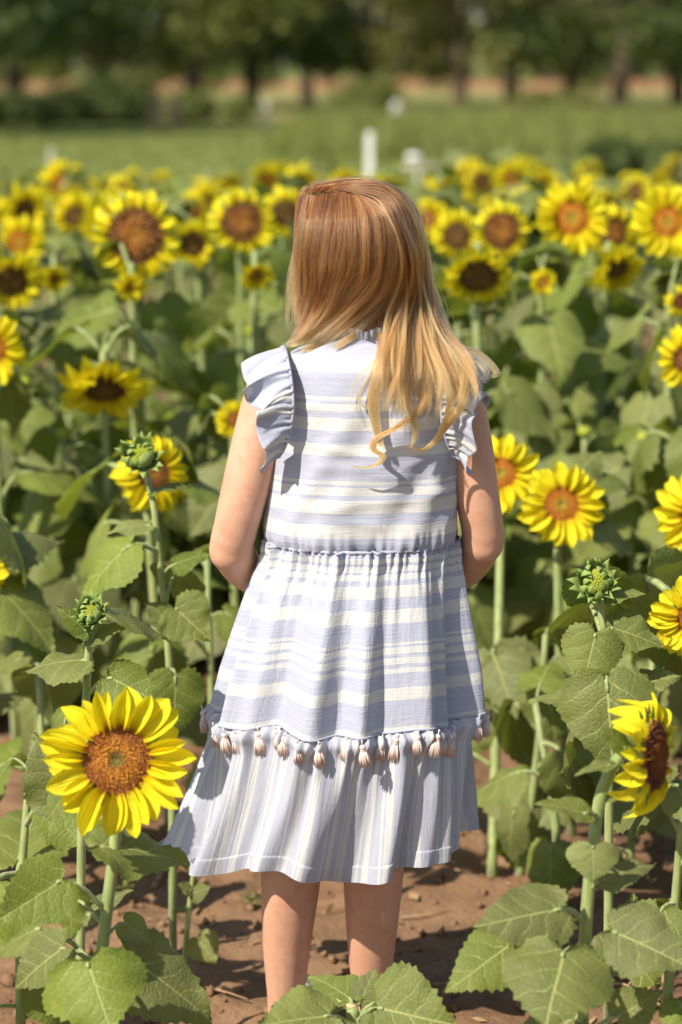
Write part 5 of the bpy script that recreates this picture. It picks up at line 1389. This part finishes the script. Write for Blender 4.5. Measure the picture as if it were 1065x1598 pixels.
    # flutter sleeves
    for sgn in (-1, 1):
        # armhole line: back bottom -> over the shoulder -> front bottom
        cx = 573
        sh = 446 if sgn < 0 else 700
        def X(off): return sh + sgn * off
        arm = catmull([G(X(10), 712, -0.060), G(X(0), 694, -0.078), G(X(-9), 662, -0.090), G(X(-12), 625, -0.089), G(X(-8), 585, -0.078), G(X(-2), 556, -0.052), G(X(2), 543, -0.015), G(X(2), 546, 0.025), G(X(-2), 575, 0.060), G(X(0), 640, 0.075), G(X(14), 715, 0.055)], 300)
        ns, nw = 300, 16; V, Fc, UV = [], [], []
        r = random.Random(40 + sgn); ph = [r.uniform(0, 6.28) for _ in range(4)]
        for i, a in enumerate(arm):
            s = i / (ns - 1)
            tan = (arm[min(i + 1, ns - 1)] - arm[max(i - 1, 0)]).normalized()
            # outward: away from the body centre and following the shoulder slope
            outv = Vector((sgn * 1.0, 0.0, 0.0)) + Vector((0, -0.55 if s < 0.45 else 0.35, 0)) * (1 - math.exp(-((s - 0.5) / .2) ** 2)) + Vector((0, 0, -0.12 - 0.55 * abs(s - 0.5)))
            outv = (outv - tan * outv.dot(tan)).normalized()
            nrm = tan.cross(outv).normalized()
            wid = (0.060 * (math.sin(math.pi * min(1, max(0, s * 0.92 + 0.06))) ** 0.55) + 0.004) * (1 + 0.10 * math.sin(29 * s + ph[0]) + 0.07 * math.sin(47 * s + ph[2]))
            sw = s + 0.018 * math.sin(11 * s + ph[2]) + 0.010 * math.sin(23 * s + ph[3]); amp = 0.75 + 0.45 * math.sin(17 * s + ph[1])
            wave = amp * max(0.0, math.sin(math.pi * s)) ** 0.5 * (math.sin(2 * math.pi * 7.0 * sw + ph[0]) + 0.6 * math.sin(2 * math.pi * 11.7 * sw + ph[1]))
            fine = math.sin(2 * math.pi * 33 * s + ph[2]) + 0.7 * math.sin(2 * math.pi * 47 * s + ph[3])
            for j in range(nw):
                w = j / (nw - 1)
                p = a + outv * wid * w + nrm * (0.017 * wave * w ** 1.2 + 0.0022 * fine * math.exp(-w * 3.5)) + Vector((0, 0, -(0.014 + 0.022 * math.exp(-((s - 0.5) / .16) ** 2)) * w * w)) + nrm * 0.0035 * math.sin(2 * math.pi * 21 * s + 4 * w + ph[1]) * w * (1.2 - w) + tan * (0.008 * math.cos(2 * math.pi * 7.0 * sw + ph[0]) * w)
                p += Vector((0, -0.004 if s < .5 else 0.004, 0))
                V.append(p - GB); UV.append((s * 0.52, w))
        for i in range(ns - 1):
            for j in range(nw - 1):
                a = i * nw + j; Fc.append((a, a + 1, a + nw + 1, a + nw))
        so = obj('sleeve_ruffle', mesh('sleeve_ruffle', V, Fc, [CL_RUF], UV), dress)
        md = so.modifiers.new('thick', 'SOLIDIFY'); md.thickness = 0.0007
        pts = [a - GB + Vector((0, -0.004 if i < 150 else 0.004, 0)) for i, a in enumerate(arm)]
        v, f = tube(pts, 0.0026, 6); obj('armhole_seam', mesh('armhole_seam', v, f, [CL_RUF], [(0.1, 0)] * len(v)), dress)
    return dress
dress = build_dress()

# --- shoes
for (ank, fx) in ((446, 0.012), (580, 0.006)):
    a = G(ank, 1590, 0.010) - GB; zb = 0.0
    rings = []
    for (yy, hw, h0, h1) in ((-0.048, 0.012, 0.010, 0.028), (-0.042, 0.026, 0.006, 0.036), (-0.015, 0.034, 0.004, 0.040), (0.03, 0.036, 0.004, 0.046), (0.07, 0.039, 0.004, 0.058), (0.12, 0.041, 0.004, 0.046), (0.16, 0.034, 0.006, 0.036), (0.182, 0.016, 0.012, 0.026)):
        f = (yy + 0.05) / 0.23; c = Vector((a.x + fx * f * 1.4, a.y + yy, (h0 + h1) / 2 + 0.012))
        rings.append((c, (hw * 0.84, 0, 0), (0, 0, (h1 - h0) / 2)))
    v, f = loft(rings, 20); sh = obj('shoe', mesh('shoe', v, f, [SHOE]), girl)
    rings = []
    for (yy, hw) in ((-0.052, 0.014), (-0.044, 0.030), (0.0, 0.037), (0.06, 0.041), (0.12, 0.044), (0.165, 0.036), (0.188, 0.016)):
        f = (yy + 0.05) / 0.23; rings.append((Vector((a.x + fx * f * 1.4, a.y + yy, 0.016)), (hw * 0.84, 0, 0), (0, 0, 0.012)))
    v, f = loft(rings, 16); obj('sole', mesh('sole', v, f, [SOLE]), sh)
    # lace loop at the heel tab side
    c = Vector((a.x, a.y + 0.03, 0.062)); pts = catmull([c, c + Vector((0.02, -0.03, 0.015)), c + Vector((0.0, -0.05, 0.005)), c + Vector((-0.02, -0.03, -0.005)), c], 20)
    v, f = tube(pts, 0.0025, 6); obj('shoelace', mesh('shoelace', v, f, [SHOE]), sh)

# --- hair
def hair_material():
    m, nt, out = new_mat('hair_blond')
    hi = nd(nt, 'ShaderNodeHairInfo')
    t, rnd = hi.outputs['Intercept'], hi.outputs['Random']
    gp = nd(nt, 'ShaderNodeAttribute', attribute_name='tone').outputs['Fac']
    col = ramp(nt, gp, [(0.0, (0.085, 0.032, 0.013)), (0.35, (0.235, 0.092, 0.034)), (0.65, (0.42, 0.18, 0.062)), (1.0, (0.62, 0.315, 0.115))])
    hs = nd(nt, 'ShaderNodeHueSaturation', {'Hue': 0.5, 'Saturation': mt(nt, 'ADD', 0.9, mt(nt, 'MULTIPLY', rnd, 0.2)), 'Value': mt(nt, 'ADD', 0.70, mt(nt, 'MULTIPLY', rnd, 0.6)), 'Color': col})
    p = nd(nt, 'ShaderNodeBsdfHairPrincipled', {'Color': hs.outputs[0], 'Roughness': 0.30, 'Radial Roughness': 0.45, 'IOR': 1.5}, parametrization='COLOR')
    p.inputs['Random Roughness'].default_value = 0.15
    nt.links.new(p.outputs[0], out.inputs[0]); return m
HAIR = hair_material()
HAIRCAP = simple_mat('hair_underlayer', (0.20, 0.092, 0.038), 0.55, 0.4, 0.6, 120, (0.12, 0.052, 0.022))
HC = HEADC + HUP * 0.010 - FACE * 0.006
HRAD = (0.101, 0.082, 0.105)
def head_coords(p): d = Vector(p) - HC; return Vector((d.dot(FACE), d.dot(SIDE), d.dot(HUP)))
def push_out(p, extra=0.0):
    q = head_coords(p); a = (q.x / (HRAD[0] + extra), q.y / (HRAD[1] + extra), q.z / (HRAD[2] + extra))
    r = math.sqrt(a[0] ** 2 + a[1] ** 2 + a[2] ** 2)
    if r < 1.0 and r > 1e-4:
        q = q / r; return HC + FACE * q.x + SIDE * q.y + HUP * q.z
    return Vector(p)
def build_hair():
    # underlayer cap, open at the face
    V, Fc = [], []; n, m = 48, 30; keep = {}
    for i in range(m + 1):
        t = math.pi * i / m
        for k in range(n):
            p = 2 * math.pi * k / n; d = Vector((math.sin(t) * math.cos(p), math.sin(t) * math.sin(p), math.cos(t)))
            V.append(HC + FACE * d.x * 0.0975 + SIDE * d.y * 0.0785 + HUP * d.z * 0.1015 - GB)
            keep[(i, k)] = not (d.x > 0.25 and d.z < 0.62) and d.z > -0.93
    for i in range(m):
        for k in range(n):
            if all(keep[q] for q in ((i, k), (i + 1, k), (i + 1, (k + 1) % n), (i, (k + 1) % n))): Fc.append((i * n + k, (i + 1) * n + k, (i + 1) * n + (k + 1) % n, i * n + (k + 1) % n))
    cap = mesh('hair_base', V, Fc, [HAIRCAP])
    # collision surfaces for laying the guides
    Vb, Fb = [], []
    A = Acc(); A.ell(HC, (FACE * HRAD[0], SIDE * HRAD[1], HUP * HRAD[2]), 32, 24); Vb += A.V; Fb += A.F
    for me in (dress.data, body.data):
        o = len(Vb); Vb += [v.co + GB for v in me.vertices]; Fb += [tuple(o + i for i in p.vertices) for p in me.polygons]
    for ch in dress.children:
        if ch.name.startswith('sleeve_ruffle'):
            o = len(Vb); Vb += [v.co + GB for v in ch.data.vertices]; Fb += [tuple(o + i for i in p.vertices) for p in ch.data.polygons]
    bvh = BVHTree.FromPolygons(Vb, Fb)
    K = 36
    def lay(pix, lift0, lift1, deep=None):
        """pixel guide -> 3D guide resting on head and back"""
        P2 = catmull([(x, y, 0) for x, y in pix], K)
        ds = []
        for p in P2:
            d = ray(p.x, p.y).normalized(); h = bvh.ray_cast(CAM, d, 6.0)
            ds.append(h[3] if h[0] is not None else ((HC - CAM).dot(d) if p.y < 520 else None))
        known = [i for i, v in enumerate(ds) if v is not None]
        dv = np.interp(range(K), known, [ds[i] for i in known])
        lim = np.array([lin([0, 1], [lift0, lift1], i / (K - 1)) for i in range(K)])
        want = dv - lim; cur = want.copy()
        for _ in range(30):
            sm = cur.copy(); sm[1:-1] = (cur[:-2] + cur[2:] + 2 * cur[1:-1]) / 4
            sm[-1] = (cur[-1] + cur[-2]) / 2
            cur = np.minimum(sm, want)
        return [CAM + ray(p.x, p.y).normalized() * cur[i] for i, p in enumerate(P2)]
    rng = random.Random(12); nr = np.random.RandomState(12)
    strands, tones, radii = [], [], []
    def emit(P, tone0, tone1, r=0.00021, taper=0.35, jitter=0.0, tp=1.0):
        strands.append([p - GB for p in P]); j = rng.gauss(0, jitter)
        tones.append([min(1, max(0, tone0 + (tone1 - tone0) * (i / (K - 1)) ** tp + j)) for i in range(K)])
        radii.append([r * (1 - (1 - taper) * (i / (K - 1)) ** 3) for i in range(K)])
    def sheet(guides, lifts, n, tone0, tone1, nclump=40, thick=0.010, spread=0.5, wave=0.0, jit=0.10, lnr=(.80, 1.0), tp=1.0, stray=0.0016, dens=0.9):
        Gs = [lay(g, lifts[0], lifts[1]) for g in guides]; m = len(Gs)
        locks = [(rng.random(), rng.random(), rng.uniform(0, 6.28), rng.uniform(0.6, 1.3), rng.gauss(0, jit * 0.6), rng.uniform(*lnr)) for _ in range(nclump)]
        cl = []
        for (c, dep, ph, fr, tj, ln) in locks:
            for _k in range(7):
                cl.append((c + rng.gauss(0, dens / nclump), min(1.3, max(0, dep + rng.gauss(0, .3))), ph + rng.gauss(0, .25), fr, tj + rng.gauss(0, jit), ln * rng.uniform(.92, 1.0)))
        for _ in range(n):
            c, dep, ph, fr, tj, ln = rng.choice(cl)
            w0 = min(1, max(0, c + rng.gauss(0, dens / nclump * 0.35)))
            w1 = min(1, max(0, c + rng.gauss(0, dens / nclump * 0.25 * spread)))
            u0 = rng.gauss(0, 0.35); dd = max(0, dep + rng.gauss(0, .10)) * thick; P = []
            cutk = ln * rng.uniform(0.85, 1.0); off = min(0.3, abs(rng.gauss(0, 0.06))); f1 = rng.uniform(.4, 1.6); p1 = rng.uniform(0, 6.28); f2 = rng.uniform(1.5, 4); p2 = rng.uniform(0, 6.28); sa = stray * (2.6 if rng.random() < 0.10 else 1)
            for i in range(K):
                t = off + i / (K - 1) * (cutk - off); ii = t * (K - 1); i0 = min(int(ii), K - 2); fi = ii - i0
                w = (w0 + (w1 - w0) * t) * (m - 1); g = min(int(w), m - 2); f = w - g
                a = Gs[g][i0].lerp(Gs[g][i0 + 1], fi); b = Gs[g + 1][i0].lerp(Gs[g + 1][i0 + 1], fi)
                p = a.lerp(b, f)
                env = math.sin(math.pi * min(1, t * 1.2 + 0.02)) if t < 0.42 else 1
                p = p - FWD * dd * min(1, t * 4 + .2)
                wv = wave * t * math.sin(ph + t * 9 * fr); wv2 = wave * 0.6 * t * math.cos(ph * 1.7 + t * 8 * fr)
                sx = sa * min(1, t * 4) * (math.sin(p1 + 6.28 * f1 * t) + .5 * math.sin(p2 + 6.28 * f2 * t))
                p = p + RIGHT * (sx + wv + 0.0012 * u0 * min(1, t * 3)) + UP * (0.0006 * u0) - FWD * wv2
                P.append(push_out(p, -0.002))
            emit(P, tone0 + tj, tone1 + tj, jitter=0.06, tp=tp)
    def lock(pix, n, rad, tone0, tone1, lift=(0.012, 0.012), flat=0.5, wave=0.002, r=0.00021, tipspread=1.0):
        g = lay(pix, *lift)
        for _ in range(n):
            a = rng.uniform(0, 6.28); q = math.sqrt(rng.random()) * rad; ph = rng.uniform(0, 6.28); cut = rng.uniform(0.86, 1.0); P = []
            k2 = rng.gauss(0, 1)
            for i in range(K):
                t = i / (K - 1) * cut; ii = t * (K - 1); i0 = min(int(ii), K - 2); p = g[i0].lerp(g[i0 + 1], ii - i0)
                e = (0.55 + 0.45 * math.sin(math.pi * min(1, t * .9 + .1))) * (1 + (tipspread - 1) * t)
                aa = a + 1.6 * t
                p = p + RIGHT * (q * math.cos(aa) * e + wave * t * math.sin(ph * .3 + 8 * t + k2 * .5)) + UP * (q * math.sin(aa) * 0.5 * e) - FWD * (q * flat * abs(math.sin(aa)) * e)
                P.append(push_out(p, -0.003))
            emit(P, tone0, tone1, r=r, jitter=0.09)
    # left side: from the parting down over the cheek, then swept to the left shoulder
    left = [[(474, 304), (464, 345), (459, 395), (457, 440), (456, 480), (462, 512)],
            [(488, 302), (474, 345), (468, 400), (466, 450), (462, 492), (455, 522)],
            [(504, 301), (492, 345), (486, 400), (484, 450), (474, 495), (452, 532)],
            [(522, 300), (514, 345), (508, 400), (504, 448), (486, 495), (452, 537)],
            [(538, 299), (538, 345), (535, 398), (528, 446), (502, 494), (458, 539)],
            [(550, 299), (564, 342), (564, 395), (553, 444), (520, 493), (466, 540)],
            [(556, 299), (586, 338), (592, 392), (580, 444), (542, 492), (482, 541)],
            [(560, 298), (606, 338), (617, 392), (606, 444), (566, 490), (506, 538)],
            [(563, 298), (622, 340), (638, 394), (630, 444), (592, 488), (534, 530)]]
    left = [g[:-1] + [(g[-1][0] + 0.55 * (g[-1][0] - g[-2][0]) * 0.5, g[-1][1] + 0.5 * (g[-1][1] - g[-2][1]) * 0.5)] for g in left]
    left = [[(x + (6 if 320 < y < 500 and x < 500 else 0), y) for x, y in g] for g in left]
    sheet(left, (0.004, 0.010), 8600, 0.11, 0.38, 130, 0.013, 0.7, 0.004, jit=0.18, lnr=(0.74, 1.0))  # tones lowered: shade on the away-facing side put into strand colour, besides dark roots
    sheet([g for g in left[2:]], (0.008, 0.014), 2600, 0.12, 0.44, 46, 0.015, 0.40, 0.008, jit=0.22, lnr=(0.70, 1.0))
    # right side: over the crown, down behind the shoulder
    right = [[(550, 298), (604, 328), (628, 384), (634, 440), (618, 500), (602, 556), (590, 604), (584, 642), (588, 660)],
             [(536, 297), (590, 312), (622, 350), (640, 400), (640, 455), (622, 510), (602, 565), (590, 615), (588, 650)],
             [(530, 296), (600, 308), (634, 350), (648, 400), (648, 455), (636, 515), (620, 575), (610, 625), (612, 665)],
             [(524, 294), (600, 300), (642, 345), (654, 400), (656, 455), (652, 515), (648, 580), (645, 635), (636, 672)],
             [(514, 291), (596, 292), (646, 338), (660, 398), (664, 455), (668, 520), (674, 585), (672, 640), (655, 680)],
             [(504, 289), (588, 286), (644, 328), (664, 390), (672, 455), (684, 522), (696, 590), (694, 640), (676, 686)],
             [(494, 288), (576, 282), (636, 316), (664, 382), (676, 450), (694, 520), (712, 585), (716, 632), (704, 668)],
             [(486, 288), (560, 280), (626, 304), (658, 364), (674, 440), (698, 510), (722, 560), (732, 600), (728, 632)]]
    right = [[(x - (8 if 325 < y < 540 else 0), y) for x, y in g] for g in right]
    sheet(right, (0.006, 0.016), 5200, 0.12, 0.60, 110, 0.012, 0.5, 0.005, lnr=(0.52, 0.84), tp=1.5, jit=0.16)
    sheet(right, (0.008, 0.020), 5200, 0.15, 0.78, 19, 0.020, 0.24, 0.0160, lnr=(0.66, 1.0), tp=1.5, jit=0.16, dens=0.55)
    sheet(right[1:], (0.010, 0.020), 1800, 0.22, 0.84, 14, 0.016, 0.22, 0.017, tp=1.5, jit=0.18, dens=0.5)
    nape = [[(588, 420), (592, 470), (592, 520), (590, 570), (586, 620)], [(606, 420), (612, 470), (608, 525), (604, 580), (600, 640)], [(628, 420), (634, 470), (632, 530), (630, 590), (626, 650)], [(650, 430), (656, 480), (660, 540), (662, 600), (660, 650)]]
    sheet(nape, (0.003, 0.008), 2000, 0.10, 0.60, 30, 0.008, 0.4, 0.004)
    # top fringe over the far side of the parting
    top = [[(478, 302), (496, 289), (545, 281), (600, 291), (640, 330)], [(506, 300), (540, 286), (590, 284), (635, 314), (655, 362)], [(536, 299), (575, 288), (615, 297), (648, 336), (662, 388)]]
    sheet(top, (0.005, 0.008), 1800, 0.20, 0.34, 40, 0.006, 1.0, 0.001)
    lock([(494, 303), (480, 298), (471, 305), (467, 330), (464, 380), (463, 430), (460, 485)], 220, 0.0045, 0.20, 0.36, (0.004, 0.008), tipspread=1.5)
    lock([(505, 301), (490, 291), (478, 292), (471, 305), (468, 330), (466, 380)], 90, 0.0035, 0.16, 0.28, (0.004, 0.005), tipspread=1.4)
    # loose locks and curled ends
    lock([(640, 470), (668, 540), (674, 600), (655, 640), (618, 668), (588, 685), (584, 702), (598, 712), (588, 724), (566, 730), (545, 726)], 260, 0.0085, 0.50, 0.95, (0.012, 0.030), wave=0.002, tipspread=0.45)
    lock([(625, 470), (604, 550), (586, 600), (584, 640), (590, 680), (596, 700)], 330, 0.0115, 0.52, 0.98, (0.014, 0.022), tipspread=0.5)
    lock([(660, 480), (690, 560), (704, 610), (700, 650), (682, 685), (655, 703), (638, 695)], 260, 0.0085, 0.50, 0.95, (0.014, 0.026), tipspread=0.5)
    lock([(670, 470), (700, 540), (724, 590), (722, 630), (700, 662), (690, 676)], 260, 0.0100, 0.46, 0.90, (0.014, 0.022), tipspread=0.5)
    lock([(650, 500), (640, 570), (636, 630), (648, 670), (640, 700)], 200, 0.0090, 0.54, 0.98, (0.012, 0.018), tipspread=0.5)
    lock([(672, 470), (712, 536), (742, 548), (764, 566), (774, 582), (764, 590)], 70, 0.0080, 0.60, 0.95, (0.012, 0.022), tipspread=1.1)
    lock([(690, 520), (722, 545), (746, 560), (760, 580), (752, 596)], 40, 0.0070, 0.60, 0.98, (0.012, 0.020), tipspread=1.4)
    lock([(600, 520), (582, 575), (566, 605), (562, 628), (580, 640), (592, 636)], 26, 0.0035, 0.60, 0.95, (0.010, 0.014), tipspread=0.6)
    lock([(590, 560), (560, 590), (548, 620), (556, 650)], 10, 0.004, 0.6, 0.95, (0.01, 0.012))
    # pale ends lying on the left shoulder
    lock([(560, 470), (510, 505), (470, 530), (446, 540)], 240, 0.0120, 0.36, 0.85, (0.010, 0.010), tipspread=1.2)
    lock([(590, 470), (545, 508), (500, 536), (470, 548)], 230, 0.0110, 0.36, 0.90, (0.010, 0.008), tipspread=1.3)
    lock([(600, 480), (575, 510), (545, 528), (520, 545)], 140, 0.0080, 0.36, 0.85, (0.012, 0.008), tipspread=1.3)
    # wisps by the cheek
    for k in range(34):
        x = rng.uniform(448, 470); lock([(472 + rng.uniform(-4, 8), 330 + rng.uniform(-20, 30)), (462 + rng.uniform(-6, 4), 400), (456 + rng.uniform(-8, 4), 450), (x - rng.uniform(0, 8), 490), (x - rng.uniform(0, 14), 515 + rng.uniform(-8, 20))], 3, 0.0015, 0.6, 0.9, (0.004, 0.01), r=0.00018)
    sheet(left, (0.010, 0.020), 420, 0.34, 0.60, 200, 0.012, 1.0, 0.006, jit=0.2, stray=0.0050)
    sheet(right, (0.012, 0.024), 420, 0.36, 0.80, 200, 0.014, 1.0, 0.010, jit=0.2, stray=0.0060, lnr=(0.5, 1.0))
    # flyaways
    for k in range(220):
        g = rng.choice(right + left); dx = rng.gauss(0, 9)
        q = [(x + dx * (i / len(g)) ** 1.5 * 1.6 + rng.gauss(0, 2), y + rng.gauss(0, 3)) for i, (x, y) in enumerate(g)]
        lock(q, 1, 0.001, 0.5, 0.95, (0.010, 0.024), wave=0.006, r=0.00016)
    hc = bpy.data.hair_curves.new('hair')
    hc.add_curves([K] * len(strands))
    pos = np.array([[tuple(p) for p in s] for s in strands], dtype=np.float32).ravel()
    hc.attributes['position'].data.foreach_set('vector', pos)
    ra = hc.attributes.get('radius') or hc.attributes.new('radius', 'FLOAT', 'POINT')
    ra.data.foreach_set('value', np.array(radii, dtype=np.float32).ravel())
    ta = hc.attributes.new('tone', 'FLOAT', 'POINT'); ta.data.foreach_set('value', np.array(tones, dtype=np.float32).ravel())
    hc.materials.append(HAIR)
    hb = obj('hair_base', cap, girl)
    h = bpy.data.objects.new('hair', hc); link(h, girl)
    hb.parent = girl
build_hair()
